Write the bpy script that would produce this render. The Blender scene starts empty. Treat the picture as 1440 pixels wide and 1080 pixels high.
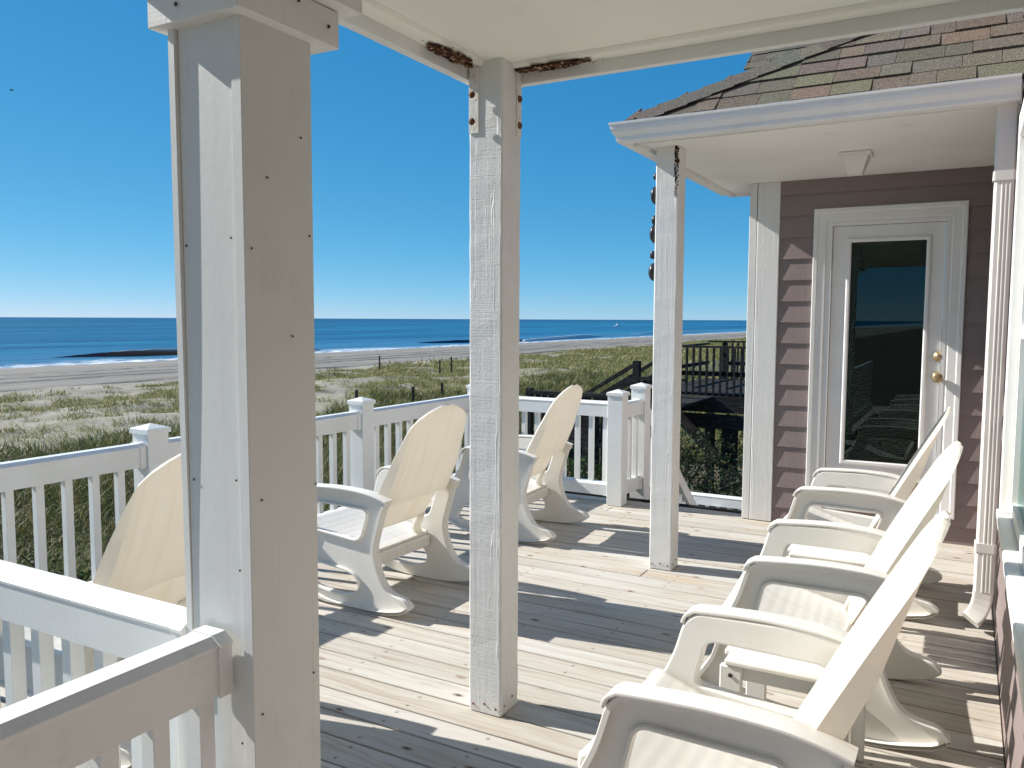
import bpy, bmesh, math, random
import numpy as np
from mathutils import Vector, Matrix
rnd = random.Random(7)
rng = np.random.default_rng(11)
D = bpy.data
sc = bpy.context.scene
col = sc.collection

# ------------------------------------------------------------------ camera
yaw, pitch, roll = math.radians(29.1), math.radians(4.53), math.radians(0.25)
cf = Vector((-math.sin(yaw)*math.cos(pitch), math.cos(yaw)*math.cos(pitch), -math.sin(pitch)))
cr0 = Vector((math.cos(yaw), math.sin(yaw), 0)); cu0 = cr0.cross(cf)
cr = cr0*math.cos(roll)+cu0*math.sin(roll); cu = cu0*math.cos(roll)-cr0*math.sin(roll)
cam = D.objects.new('camera', D.cameras.new('camera')); col.objects.link(cam)
cam.matrix_world = Matrix(((cr.x, cu.x, -cf.x, 0), (cr.y, cu.y, -cf.y, 0), (cr.z, cu.z, -cf.z, 1.5), (0, 0, 0, 1)))
cam.data.sensor_width = 36; cam.data.lens = 36*1150/1440
cam.data.clip_start = .02; cam.data.clip_end = 60000
sc.camera = cam
sc.render.resolution_x, sc.render.resolution_y = 1024, 768

# ------------------------------------------------------------------ world, sun, exposure
SUN = Vector((1, .165, -.70)).normalized()          # the way the light travels
w = D.worlds.new('World'); sc.world = w; w.use_nodes = True
nt = w.node_tree; bg = nt.nodes['Background']
sky = nt.nodes.new('ShaderNodeTexSky'); sky.sky_type = 'NISHITA'; sky.sun_disc = False
sky.sun_elevation = math.asin(-SUN.z); sky.sun_rotation = math.atan2(-SUN.x, -SUN.y)
sky.altitude = 0; sky.air_density = .45; sky.dust_density = 0; sky.ozone_density = 8.0
# the photo's blue: the sky's own colour with each channel's contrast graded
sp_ = nt.nodes.new('ShaderNodeSeparateColor'); cb_ = nt.nodes.new('ShaderNodeCombineColor'); nt.links.new(sky.outputs[0], sp_.inputs[0])
for k_, (pw, mu) in enumerate(((1.22, .53), (.58, 1.50), (.40, 2.34))):
    a_ = nt.nodes.new('ShaderNodeMath'); a_.operation = 'POWER'; a_.inputs[1].default_value = pw
    b_ = nt.nodes.new('ShaderNodeMath'); b_.operation = 'MULTIPLY'; b_.inputs[1].default_value = mu
    nt.links.new(sp_.outputs[k_], a_.inputs[0]); nt.links.new(a_.outputs[0], b_.inputs[0]); nt.links.new(b_.outputs[0], cb_.inputs[k_])
nt.links.new(cb_.outputs[0], bg.inputs[0])
bg.inputs[1].default_value = .10
sl = D.lights.new('sun', 'SUN'); sl.energy = 4.9; sl.angle = math.radians(.5); sl.color = (1, .955, .89)
so = D.objects.new('sun', sl); col.objects.link(so)
so.rotation_euler = SUN.to_track_quat('-Z', 'Y').to_euler(); so.location = (-20, -3, 14)
sc.view_settings.view_transform = 'Standard'; sc.view_settings.look = 'None'
sc.view_settings.exposure = .65; sc.view_settings.gamma = 1
sc.cycles.max_bounces = 8; sc.cycles.diffuse_bounces = 5; sc.cycles.transparent_max_bounces = 12
sc.cycles.use_denoising = True

# ------------------------------------------------------------------ node helper
class N:
    def __init__(s, name):
        s.m = D.materials.new(name); s.m.use_nodes = True; s.t = s.m.node_tree
        s.b = s.t.nodes['Principled BSDF']; s.out = s.t.nodes['Material Output']
        s._o = None
    def new(s, ty, **k):
        n = s.t.nodes.new(ty)
        for a, v in k.items(): setattr(n, a, v)
        return n
    def lk(s, v, sock):
        if isinstance(v, (int, float)):
            try: sock.default_value = v
            except TypeError: sock.default_value = (v, v, v)
        elif isinstance(v, tuple):
            sock.default_value = v if len(v) == len(sock.default_value) else (*v, 1)
        else: s.t.links.new(v, sock)
    def obj(s):
        if s._o is None: s._o = s.new('ShaderNodeTexCoord').outputs['Object']
        return s._o
    def xyz(s, v=None):
        n = s.new('ShaderNodeSeparateXYZ'); s.lk(v if v is not None else s.obj(), n.inputs[0]); return n.outputs
    def comb(s, x, y, z):
        n = s.new('ShaderNodeCombineXYZ')
        for i, v in enumerate((x, y, z)): s.lk(v, n.inputs[i])
        return n.outputs[0]
    def ma(s, op, a, b=0., c=0.):
        n = s.new('ShaderNodeMath', operation=op)
        for i, v in enumerate((a, b, c)): s.lk(v, n.inputs[i])
        return n.outputs[0]
    def vm(s, op, a, b):
        n = s.new('ShaderNodeVectorMath', operation=op); s.lk(a, n.inputs[0]); s.lk(b, n.inputs[1]); return n.outputs[0]
    def noise(s, v, scale=1., detail=4., rough=.55, dist=0.):
        n = s.new('ShaderNodeTexNoise'); s.lk(v, n.inputs['Vector']); n.inputs['Scale'].default_value = scale
        n.inputs['Detail'].default_value = detail; n.inputs['Roughness'].default_value = rough
        n.inputs['Distortion'].default_value = dist; return n.outputs['Fac']
    def white(s, v):
        n = s.new('ShaderNodeTexWhiteNoise', noise_dimensions='1D'); s.lk(v, n.inputs['W']); return n.outputs['Value']
    def voro(s, v, scale=1., out='Distance', feature='F1', dims='3D'):
        n = s.new('ShaderNodeTexVoronoi', feature=feature, voronoi_dimensions=dims); s.lk(v, n.inputs['Vector']); n.inputs['Scale'].default_value = scale
        return n.outputs[out]
    def mr(s, v, a, b, c=0., d=1., smooth=True):
        n = s.new('ShaderNodeMapRange', interpolation_type='SMOOTHSTEP' if smooth else 'LINEAR')
        for i, x in enumerate((v, a, b, c, d)): s.lk(x, n.inputs[i])
        return n.outputs[0]
    def mix(s, f, a, b, mode='MIX'):
        n = s.new('ShaderNodeMix', data_type='RGBA', blend_type=mode)
        s.lk(f, n.inputs[0]); s.lk(a, n.inputs[6]); s.lk(b, n.inputs[7]); return n.outputs[2]
    def ramp(s, f, stops):
        n = s.new('ShaderNodeValToRGB'); s.lk(f, n.inputs[0]); r = n.color_ramp
        while len(r.elements) < len(stops): r.elements.new(.5)
        for e, (p, c) in zip(r.elements, stops): e.position = p; e.color = (*c, 1)
        return n.outputs[0]
    def bump(s, h, strength=.3, dist=.01, nrm=None):
        n = s.new('ShaderNodeBump'); s.lk(h, n.inputs['Height']); n.inputs['Strength'].default_value = strength
        n.inputs['Distance'].default_value = dist
        if nrm is not None: s.lk(nrm, n.inputs['Normal'])
        return n.outputs[0]
    def fin(s, color=None, rough=.5, normal=None, spec=None, metal=None):
        if color is not None: s.lk(color, s.b.inputs['Base Color'])
        s.lk(rough, s.b.inputs['Roughness'])
        if normal is not None: s.lk(normal, s.b.inputs['Normal'])
        if spec is not None: s.b.inputs['Specular IOR Level'].default_value = spec
        if metal is not None: s.b.inputs['Metallic'].default_value = metal
        return s.m

M = {}
def mat_vinyl():
    n = N('white_vinyl'); v = n.obj()
    f = n.noise(v, 2.3, 5); g = n.noise(v, 60, 2)
    c = n.mix(n.mr(f, .35, .75), (.785, .80, .785), (.715, .728, .70))
    c = n.mix(n.mr(g, .62, .75, 0, .12), c, (.45, .42, .38))
    gm = n.noise(v, 7, 6, .7)
    c = n.mix(n.mr(gm, .56, .78, 0, .32), c, (.48, .46, .38))
    return n.fin(c, .38, n.bump(n.noise(v, 25, 3), .05, .004), .4)
M['vinyl'] = mat_vinyl()
def mat_paint(name, base, worn, grainy=0., axis='z'):
    n = N(name); v = n.obj(); o = n.xyz()
    f = n.noise(v, 1.6, 6, .6)
    c = n.mix(n.mr(f, .4, .8), base, worn)
    st = n.noise(n.comb(n.ma('MULTIPLY', o[0], 45), n.ma('MULTIPLY', o[1], 45), n.ma('MULTIPLY', o[2], 1.6)), 1, 5, .6)
    c = n.mix(n.mr(st, .62, .8, 0, .18), c, (.42, .40, .36))
    h = n.ma('ADD', n.ma('MULTIPLY', st, .8), n.ma('MULTIPLY', n.noise(v, 90, 3), .5))
    cross = n.noise(n.comb(n.ma('MULTIPLY', o[0], 4), n.ma('MULTIPLY', o[1], 4), n.ma('MULTIPLY', o[2], 190)), 1, 2)
    h = n.ma('ADD', h, n.ma('MULTIPLY', cross, .55))
    cr_ = n.noise(n.comb(n.ma('MULTIPLY', o[0], 26), n.ma('MULTIPLY', o[1], 26), n.ma('MULTIPLY', o[2], .55)), 1, 3, .5, .3)
    ridge = n.mr(n.ma('ABSOLUTE', n.ma('SUBTRACT', cr_, .5)), .0, .012, 1, 0)
    h = n.ma('ADD', h, n.ma('MULTIPLY', ridge, 1.6))
    return n.fin(c, .5, n.bump(h, grainy, .004), .4)
M['post'] = mat_paint('painted_post_wood', (.74, .74, .72), (.67, .67, .645), .38)
M['trim'] = mat_paint('painted_trim', (.79, .785, .76), (.72, .71, .68), .12)
def mat_column():
    n = N('column_board'); v = n.obj(); o = n.xyz()
    c = n.mix(n.mr(n.noise(v, 1.2, 5), .35, .75), (.745, .752, .728), (.665, .668, .64))
    c = n.mix(n.mr(n.noise(v, 300, 2), .66, .74, 0, .35), c, (.42, .38, .33))
    dr = n.noise(n.comb(n.ma('MULTIPLY', o[0], 60), n.ma('MULTIPLY', o[1], 60), n.ma('MULTIPLY', o[2], 1.1)), 1, 5, .6)
    c = n.mix(n.mr(dr, .56, .78, 0, .22), c, (.46, .43, .37))
    c = n.mix(n.ma('MULTIPLY', n.mr(n.voro(v, 9), .0, .035, 1, 0), n.mr(n.noise(v, 3, 2), .5, .6)), c, (.25, .22, .18))
    dx = n.ma('SUBTRACT', o[1], 1.27); dz = n.ma('SUBTRACT', o[2], 2.015)
    r = n.ma('SQRT', n.ma('ADD', n.ma('MULTIPLY', dx, dx), n.ma('MULTIPLY', dz, n.ma('MULTIPLY', dz, .8))))
    sp = n.ma('MULTIPLY', n.mr(r, .0, .075, 1, 0), n.mr(n.noise(v, 60, 4), .35, .62))
    c = n.mix(n.mr(n.noise(v, 5.5, 6, .7), .55, .8, 0, .35), c, (.56, .53, .46))
    c = n.mix(n.ma('MULTIPLY', n.mr(o[2], 1.0, .05), n.mr(n.noise(v, 9, 5), .4, .75, 0, .45)), c, (.48, .45, .38))
    c = n.mix(n.ma('MULTIPLY', sp, n.mr(o[0], -1.275, -1.265, 0, .85)), c, (.22, .13, .06))
    return n.fin(c, .5, n.bump(n.noise(v, 40, 4), .1, .004), .4)
M['column'] = mat_column()
def mat_ceiling():
    n = N('painted_ceiling'); v = n.obj()
    c = n.mix(n.mr(n.noise(v, .9, 5), .3, .75), (.88, .88, .80), (.83, .82, .735))
    o = n.xyz()
    def blot(cx, cy, rx, ry):
        a = n.ma('DIVIDE', n.ma('SUBTRACT', o[0], cx), rx); b = n.ma('DIVIDE', n.ma('SUBTRACT', o[1], cy), ry)
        return n.mr(n.ma('ADD', n.ma('SQRT', n.ma('ADD', n.ma('MULTIPLY', a, a), n.ma('MULTIPLY', b, b))), n.ma('MULTIPLY', n.ma('SUBTRACT', n.noise(v, 22, 5, .65), .5), 1.1)), .55, 1.15, 1, 0)
    st = n.ma('MAXIMUM', blot(-1.585, 2.41, .05, .22), blot(-1.34, 2.69, .22, .05))
    c = n.mix(n.ma('MULTIPLY', st, .75), c, (.42, .30, .17))
    c = n.mix(n.mr(n.noise(v, 3.2, 6, .65), .58, .8, 0, .3), c, (.62, .58, .48))
    s1 = n.mr(n.voro(v, 2.2), .0, .03, 1, 0)
    c = n.mix(n.ma('MULTIPLY', s1, .75), c, (.28, .13, .05))
    return n.fin(c, .6, n.bump(n.noise(v, 14, 5), .12, .01), .3)
M['ceiling'] = mat_ceiling()
def mat_soffit():
    n = N('painted_soffit'); v = n.obj()
    c = n.mix(n.mr(n.noise(v, 1.3, 5), .3, .75), (.86, .86, .82), (.79, .785, .735))
    c = n.mix(n.mr(n.noise(v, 5, 5), .62, .8, 0, .35), c, (.5, .45, .38))
    return n.fin(c, .6, n.bump(n.noise(v, 30, 4), .1, .006), .3)
M['soffit'] = mat_soffit()
def mat_siding():
    n = N('mauve_siding'); v = n.obj(); o = n.xyz()
    g = n.noise(n.comb(n.ma('MULTIPLY', o[0], 5), n.ma('MULTIPLY', o[1], 5), n.ma('MULTIPLY', o[2], 120)), 1, 4)
    f = n.noise(v, 1.4, 6, .6)
    c = n.mix(n.mr(f, .35, .75), (.252, .203, .194), (.216, .172, .163))
    c = n.mix(n.mr(g, .55, .8, 0, .3), c, (.33, .265, .255))
    c = n.mix(n.mr(n.voro(v, 14), 0, .06, .5, 0), c, (.5, .42, .40))
    gv = n.noise(n.comb(n.ma('MULTIPLY', o[0], 70), n.ma('MULTIPLY', o[1], 70), n.ma('MULTIPLY', o[2], 5)), 1, 4)
    return n.fin(c, .6, n.bump(n.ma('ADD', gv, g), .35, .004), .3)
M['siding'] = mat_siding()
def mat_deck():
    n = N('weathered_deck_boards'); o = n.xyz()
    bi = n.ma('FLOOR', n.ma('DIVIDE', n.ma('ADD', o[1], 5.0), .1435))
    fy = n.ma('FRACT', n.ma('DIVIDE', n.ma('ADD', o[1], 5.0), .1435))
    r1 = n.white(bi); r2 = n.white(n.ma('ADD', bi, 77.3))
    xs = n.ma('ADD', o[0], n.ma('MULTIPLY', r1, 40))
    gv = n.comb(n.ma('MULTIPLY', xs, 1.3), n.ma('MULTIPLY', o[1], 42), r2)
    warp = n.noise(n.comb(n.ma('MULTIPLY', xs, 1.6), n.ma('MULTIPLY', o[1], 9), r1), 1, 3)
    gv = n.vm('ADD', gv, n.comb(0., n.ma('MULTIPLY', warp, 5.), 0.))
    g = n.noise(gv, 1, 6, .62)
    big = n.noise(n.comb(n.ma('MULTIPLY', xs, .9), n.ma('MULTIPLY', o[1], 2.2), 0.), 1, 4)
    c = n.ramp(r1, [(0, (.545, .52, .465)), (.3, (.485, .455, .395)), (.55, (.585, .57, .52)), (.8, (.455, .43, .38)), (1, (.555, .52, .45))])
    c = n.mix(n.mr(g, .38, .72), c, (.40, .335, .265))
    c = n.mix(n.mr(big, .42, .7, 0, .55), c, (.60, .585, .545))
    c = n.mix(n.mr(n.noise(n.comb(n.ma('MULTIPLY', xs, .7), n.ma('MULTIPLY', o[1], 5), 4.), 1, 3), .58, .75, 0, .5), c, (.55, .40, .25))
    # dark checks running with the grain
    ck = n.noise(n.comb(n.ma('MULTIPLY', xs, 3.5), n.ma('MULTIPLY', o[1], 130), r2), 1, 3, .5)
    c = n.mix(n.mr(ck, .66, .74, 0, .55), c, (.13, .10, .08))
    # knots
    kv = n.comb(n.ma('MULTIPLY', xs, 3.1), n.ma('MULTIPLY', n.ma('ADD', o[1], n.ma('MULTIPLY', warp, .02)), 7), 0.)
    kd = n.voro(kv, 1.0, dims='2D'); kc = n.voro(kv, 1.0, 'Color', dims='2D')
    ks = n.xyz(kc)
    has = n.mr(ks[0], .60, .61)
    core = n.mr(kd, n.ma('MULTIPLY', ks[1], .055), n.ma('ADD', n.ma('MULTIPLY', ks[1], .055), .018), 1, 0)
    ring = n.mr(n.ma('ABSOLUTE', n.ma('SUBTRACT', kd, n.ma('ADD', n.ma('MULTIPLY', ks[1], .07), .022))), 0, .012, 1, 0)
    halo = n.mr(kd, .02, .15, .4, 0)
    c = n.mix(n.ma('MULTIPLY', has, halo), c, (.40, .29, .18))
    c = n.mix(n.ma('MULTIPLY', has, n.ma('MULTIPLY', ring, .85)), c, (.14, .07, .035))
    c = n.mix(n.ma('MULTIPLY', has, n.ma('MULTIPLY', core, n.mr(ks[2], .2, .6, .45, .95))), c, (.06, .035, .02))
    c = n.mix(n.mr(n.ma('ABSOLUTE', n.ma('SUBTRACT', fy, .5)), .45, .488, 0, .38), c, (.19, .15, .12))
    # nail heads, two to a joist
    jx = n.ma('MULTIPLY', n.ma('SUBTRACT', n.ma('FRACT', n.ma('ADD', n.ma('DIVIDE', o[0], .406), n.ma('MULTIPLY', r2, .06))), .5), .406)
    ny = n.ma('MULTIPLY', n.ma('SUBTRACT', n.ma('ABSOLUTE', n.ma('SUBTRACT', fy, n.ma('ADD', .47, n.ma('MULTIPLY', r1, .06)))), .28), .1435)
    nd = n.ma('SQRT', n.ma('ADD', n.ma('MULTIPLY', jx, jx), n.ma('MULTIPLY', ny, ny)))
    keep = n.mr(n.white(n.ma('ADD', n.ma('FLOOR', n.ma('DIVIDE', o[0], .406)), n.ma('MULTIPLY', bi, 13.7))), .3, .31)
    c = n.mix(n.ma('MULTIPLY', keep, n.mr(nd, .0028, .005, .9, 0)), c, (.05, .04, .035))
    c = n.mix(n.ma('MULTIPLY', keep, n.mr(nd, .004, .016, .3, 0)), c, (.2, .14, .10))
    h = n.ma('SUBTRACT', n.ma('MULTIPLY', g, -.8), n.mr(ck, .62, .74))
    return n.fin(c, n.mr(g, .3, .7, .62, .8), n.bump(h, .4, .004), .25)
M['deck'] = mat_deck()
def mat_plastic(thin):
    n = N('thin_white_plastic' if thin else 'white_moulded_plastic'); v = n.obj(); o = n.xyz()
    c = n.mix(n.mr(n.noise(v, 3.5, 4), .35, .75), (.80, .78, .728), (.745, .72, .66))
    # rain-run dirt down the backs
    st = n.noise(n.comb(n.ma('MULTIPLY', o[0], 1.5), n.ma('MULTIPLY', o[1], 16), n.ma('MULTIPLY', o[2], 1.3)), 1, 3, .55, .2)
    c = n.mix(n.mr(st, .57, .66, 0, .26), c, (.62, .50, .33))
    c = n.mix(n.mr(n.noise(v, 120, 2), .68, .76, 0, .3), c, (.4, .34, .26))
    n.fin(c, .42, n.bump(n.noise(v, 55, 3), .08, .003), .45)
    if not thin: return n.m
    tr = n.new('ShaderNodeBsdfTranslucent'); tr.inputs[0].default_value = (.94, .88, .77, 1)
    ms = n.new('ShaderNodeMixShader'); ms.inputs[0].default_value = .34
    n.t.links.new(n.b.outputs[0], ms.inputs[1]); n.t.links.new(tr.outputs[0], ms.inputs[2]); n.t.links.new(ms.outputs[0], n.out.inputs[0])
    return n.m
M['plastic'] = mat_plastic(False); M['plastic_thin'] = mat_plastic(True)
def mat_rust():
    n = N('rusted_rotten_patch'); v = n.obj()
    f = n.noise(n.vm('MULTIPLY', v, (1, 1, 1)), 55, 6, .7)
    c = n.ramp(f, [(.3, (.010, .006, .005)), (.47, (.045, .018, .010)), (.56, (.20, .075, .028)), (.62, (.60, .50, .38)), (.7, (.74, .70, .62))])
    return n.fin(c, .85, n.bump(f, 1., .01), .2)
M['rust'] = mat_rust()
def mat_strap():
    n = N('painted_strap_with_rust'); v = n.obj()
    f = n.noise(v, 75, 4, .6)
    c = n.mix(n.mr(f, .62, .72), (.74, .72, .66), (.2, .07, .03))
    return n.fin(c, .5, n.bump(f, .5, .004))
M['strap'] = mat_strap()
def simple(name, c, rough=.5, metal=0., var=.25, scale=8, bumpk=.1, spec=.4):
    n = N(name); v = n.obj()
    f = n.noise(v, scale, 5)
    c2 = tuple(x*(1-var) for x in c)
    return n.fin(n.mix(n.mr(f, .35, .7), c, c2), rough, n.bump(n.noise(v, scale*5, 3), bumpk, .004), spec, metal)
M['screw'] = simple('dark_screw', (.05, .04, .035), .6)
M['rustscrew'] = simple('rusty_screw', (.22, .09, .04), .8, 0, .6, 60)
M['brass'] = simple('aged_brass', (.50, .38, .20), .32, .55, .35, 40, .02)
M['gutter'] = simple('white_gutter_metal', (.80, .80, .78), .45, 0, .06, 3, .03)
M['downspout'] = simple('cream_downspout_metal', (.74, .72, .67), .35, 0, .12, 3, .03)
M['doorpaint'] = simple('white_door_paint', (.80, .79, .77), .4, 0, .05, 3, .03)
M['ornament'] = simple('dark_bead', (.03, .032, .035), .35, 0, .5, 40)
M['blind'] = simple('dark_blind_slat', (.03, .042, .042), .6, 0, .3, 10)
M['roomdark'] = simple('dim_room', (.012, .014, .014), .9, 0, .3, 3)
M['lampglass'] = simple('frosted_lamp_glass', (.78, .76, .72), .35, 0, .05, 8)
def mat_weather():
    n = N('weathered_grey_timber'); v = n.obj(); o = n.xyz()
    g = n.noise(n.comb(n.ma('MULTIPLY', o[0], 4), n.ma('MULTIPLY', o[1], 18), n.ma('MULTIPLY', o[2], 18)), 1, 5, .65)
    c = n.ramp(g, [(.25, (.014, .0145, .0155)), (.5, (.034, .034, .035)), (.75, (.08, .078, .075))])
    return n.fin(c, .9, n.bump(g, .5, .01), .06)
M['timber'] = mat_weather()
def mat_glass():
    n = N('dark_window_glass'); b = n.b
    b.inputs['Base Color'].default_value = (.9, 1, .97, 1); b.inputs['Roughness'].default_value = .0
    tr = n.new('ShaderNodeBsdfTransparent'); tr.inputs[0].default_value = (.40, .50, .49, 1)
    gl = n.new('ShaderNodeBsdfGlossy'); gl.inputs['Roughness'].default_value = .01; gl.inputs['Color'].default_value = (.78, .94, .93, 1)
    fr = n.new('ShaderNodeFresnel'); fr.inputs['IOR'].default_value = 1.6
    fm = n.ma('MULTIPLY', fr.outputs[0], .8)
    ms = n.new('ShaderNodeMixShader'); n.t.links.new(fm, ms.inputs[0])
    n.t.links.new(tr.outputs[0], ms.inputs[1]); n.t.links.new(gl.outputs[0], ms.inputs[2]); n.t.links.new(ms.outputs[0], n.out.inputs[0])
    return n.m
M['glass'] = mat_glass()
def mat_shingle():
    n = N('asphalt_shingle'); v = n.obj()
    a = n.new('ShaderNodeAttribute', attribute_name='tint').outputs['Color']
    g = n.noise(v, 130, 4, .8)
    c = n.mix(n.mr(g, .3, .75), n.mix(.72, a, (.01, .01, .01)), n.mix(.45, a, (.42, .39, .32)))
    c = n.mix(n.mr(n.noise(v, 3, 4), .45, .8, 0, .3), c, (.08, .075, .07))
    return n.fin(c, .95, n.bump(g, .8, .004), .15)
M['shingle'] = mat_shingle()

# ------------------------------------------------------------------ mesh helpers
def box(bm, x0, x1, y0, y1, z0, z1, bev=0., seg=1):
    vs = [bm.verts.new((x, y, z)) for x in (x0, x1) for y in (y0, y1) for z in (z0, z1)]
    idx = ((0, 1, 3, 2), (4, 6, 7, 5), (0, 4, 5, 1), (2, 3, 7, 6), (0, 2, 6, 4), (1, 5, 7, 3))
    fs = [bm.faces.new([vs[i] for i in f]) for f in idx]
    if bev > 0:
        es = list({e for f in fs for e in f.edges})
        bmesh.ops.bevel(bm, geom=es, offset=bev, segments=seg, affect='EDGES', profile=.5)
def beam(bm, p, q, a, b, up=(0, 0, 1)):
    """square bar from p to q, a wide, b tall"""
    p, q = Vector(p), Vector(q); d = (q-p).normalized(); s = d.cross(Vector(up))
    if s.length < 1e-4: s = d.cross(Vector((1, 0, 0)))
    s.normalize(); u = s.cross(d).normalized()
    vs = []
    for c in (p, q):
        for i, j in ((-1, -1), (1, -1), (1, 1), (-1, 1)):
            vs.append(bm.verts.new(c+s*(a/2*i)+u*(b/2*j)))
    bm.faces.new(vs[0:4][::-1]); bm.faces.new(vs[4:8])
    for i in range(4): bm.faces.new((vs[i], vs[(i+1) % 4], vs[4+(i+1) % 4], vs[4+i]))
def lathe(bm, prof, loc, n=20, axis='z'):
    rings = []
    for r, h in prof:
        ring = []
        for i in range(n):
            a = 2*math.pi*i/n; p = (r*math.cos(a), r*math.sin(a), h)
            if axis == 'y': p = (p[0], -p[2], p[1])
            if axis == 'x': p = (p[2], p[0], p[1])
            ring.append(bm.verts.new((p[0]+loc[0], p[1]+loc[1], p[2]+loc[2])))
        rings.append(ring)
    for a, b in zip(rings, rings[1:]):
        for i in range(n): bm.faces.new((a[i], a[(i+1) % n], b[(i+1) % n], b[i]))
    bm.faces.new(rings[0][::-1]); bm.faces.new(rings[-1])
def sweep(bm, prof, path, close=True, caps=True, up=(0, 0, 1)):
    """profile [(side, up)] along path points with mitred corners"""
    P_ = [Vector(p) for p in path]; rings = []
    for i, p in enumerate(P_):
        d1 = (p-P_[i-1]).normalized() if i else (P_[1]-P_[0]).normalized()
        d2 = (P_[i+1]-p).normalized() if i < len(P_)-1 else d1
        t = (d1+d2).normalized(); s = t.cross(Vector(up)).normalized(); u = s.cross(t).normalized()
        k = 1/max(.3, t.dot(d1))
        rings.append([bm.verts.new(p+s*a*k+u*b) for a, b in prof])
    m = len(prof)
    for a, b in zip(rings, rings[1:]):
        for i in range(m if close else m-1): bm.faces.new((a[i], a[(i+1) % m], b[(i+1) % m], b[i]))
    if caps and close: bm.faces.new(rings[0][::-1]); bm.faces.new(rings[-1])
def smooth_path(pts, n=6, closed=True):
    out = []; k = len(pts)
    for i in range(k if closed else k-1):
        p0 = pts[(i-1) % k] if closed or i else pts[0]
        p1 = pts[i]; p2 = pts[(i+1) % k]
        p3 = pts[(i+2) % k] if closed or i+2 < k else pts[-1]
        for j in range(n):
            t = j/n
            out.append(tuple(.5*((2*b)+(-a+c)*t+(2*a-5*b+4*c-d)*t*t+(-a+3*b-3*c+d)*t**3) for a, b, c, d in zip(p0, p1, p2, p3)))
    if not closed: out.append(tuple(pts[-1]))
    return out
def round_poly(pts, r=.02, n=4):
    """polygon with its corners rounded; pts may carry their own radius as third value"""
    out = []; k = len(pts)
    for i in range(k):
        a, b, c = (Vector(pts[j % k][:2]) for j in (i-1, i, i+1))
        rr = pts[i][2] if len(pts[i]) > 2 else r
        la, lc = (a-b).length, (c-b).length; rr = min(rr, la*.48, lc*.48)
        p, q = b+(a-b)/la*rr, b+(c-b)/lc*rr
        for j in range(n+1):
            t = j/n; out.append(tuple(p*(1-t)**2+b*2*t*(1-t)+q*t*t))
    return out
def plate(loops, depth, bev=.006):
    """filled outline with holes in x,z; extruded along y; bevelled. returns a mesh"""
    cu_ = D.curves.new('outline', 'CURVE'); cu_.dimensions = '2D'; cu_.fill_mode = 'BOTH'
    cu_.extrude = depth/2-bev; cu_.bevel_depth = bev; cu_.bevel_resolution = 2; cu_.offset = -bev
    for lp in loops:
        s = cu_.splines.new('POLY'); s.points.add(len(lp)-1); s.use_cyclic_u = True
        for p, v in zip(s.points, lp): p.co = (v[0], v[1], 0, 1)
    o = D.objects.new('tmp', cu_); col.objects.link(o)
    dg = bpy.context.evaluated_depsgraph_get(); me = D.meshes.new_from_object(o.evaluated_get(dg))
    D.objects.remove(o); D.curves.remove(cu_)
    me.transform(Matrix(((1, 0, 0, 0), (0, 0, -1, 0), (0, 1, 0, 0), (0, 0, 0, 1))))
    return me
def obj(name, bm, mat, parent=None, smooth=False, recalc=True):
    """link ONE mesh object; vertices given in world space, or local when the parent is at the origin"""
    if isinstance(bm, bpy.types.Mesh): me = bm
    else:
        if recalc: bmesh.ops.recalc_face_normals(bm, faces=bm.faces)
        me = D.meshes.new(name); bm.to_mesh(me); bm.free()
    o = D.objects.new(name, me); col.objects.link(o)
    if mat is not None: me.materials.clear(); me.materials.append(mat)
    if smooth: me.shade_smooth()
    if parent is not None: o.parent = parent
    return o
def tag(o, label, cat, group=None):
    o['label'] = label; o['category'] = cat
    if group: o['group'] = group
    return o
def empty(name, label=None, cat=None, loc=(0, 0, 0), rz=0., group=None):
    o = D.objects.new(name, None); col.objects.link(o); o.location = loc; o.rotation_euler = (0, 0, rz)
    o.empty_display_size = .2
    if label: tag(o, label, cat, group)
    return o
def struct(o): o['kind'] = 'structure'; return o
def stuff(o): o['kind'] = 'stuff'; return o
def B(*boxes, bev=0.):
    bm = bmesh.new()
    for b in boxes: box(bm, *b, bev=bev)
    return bm
def copy_tree(o, parent=None):
    c = o.copy(); col.objects.link(c)
    if parent is not None: c.parent = parent
    for ch in list(o.children): copy_tree(ch, c)
    return c
def kid(name, bm, mat, parent, smooth=False):
    """child whose vertices were given in WORLD space under an Empty with a location only"""
    o = obj(name, bm, mat, None, smooth)
    l = Vector(parent.location); q = parent.parent
    while q is not None: l += Vector(q.location); q = q.parent
    o.data.transform(Matrix.Translation(-l)) if l.length else None
    o.parent = parent
    return o

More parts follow.
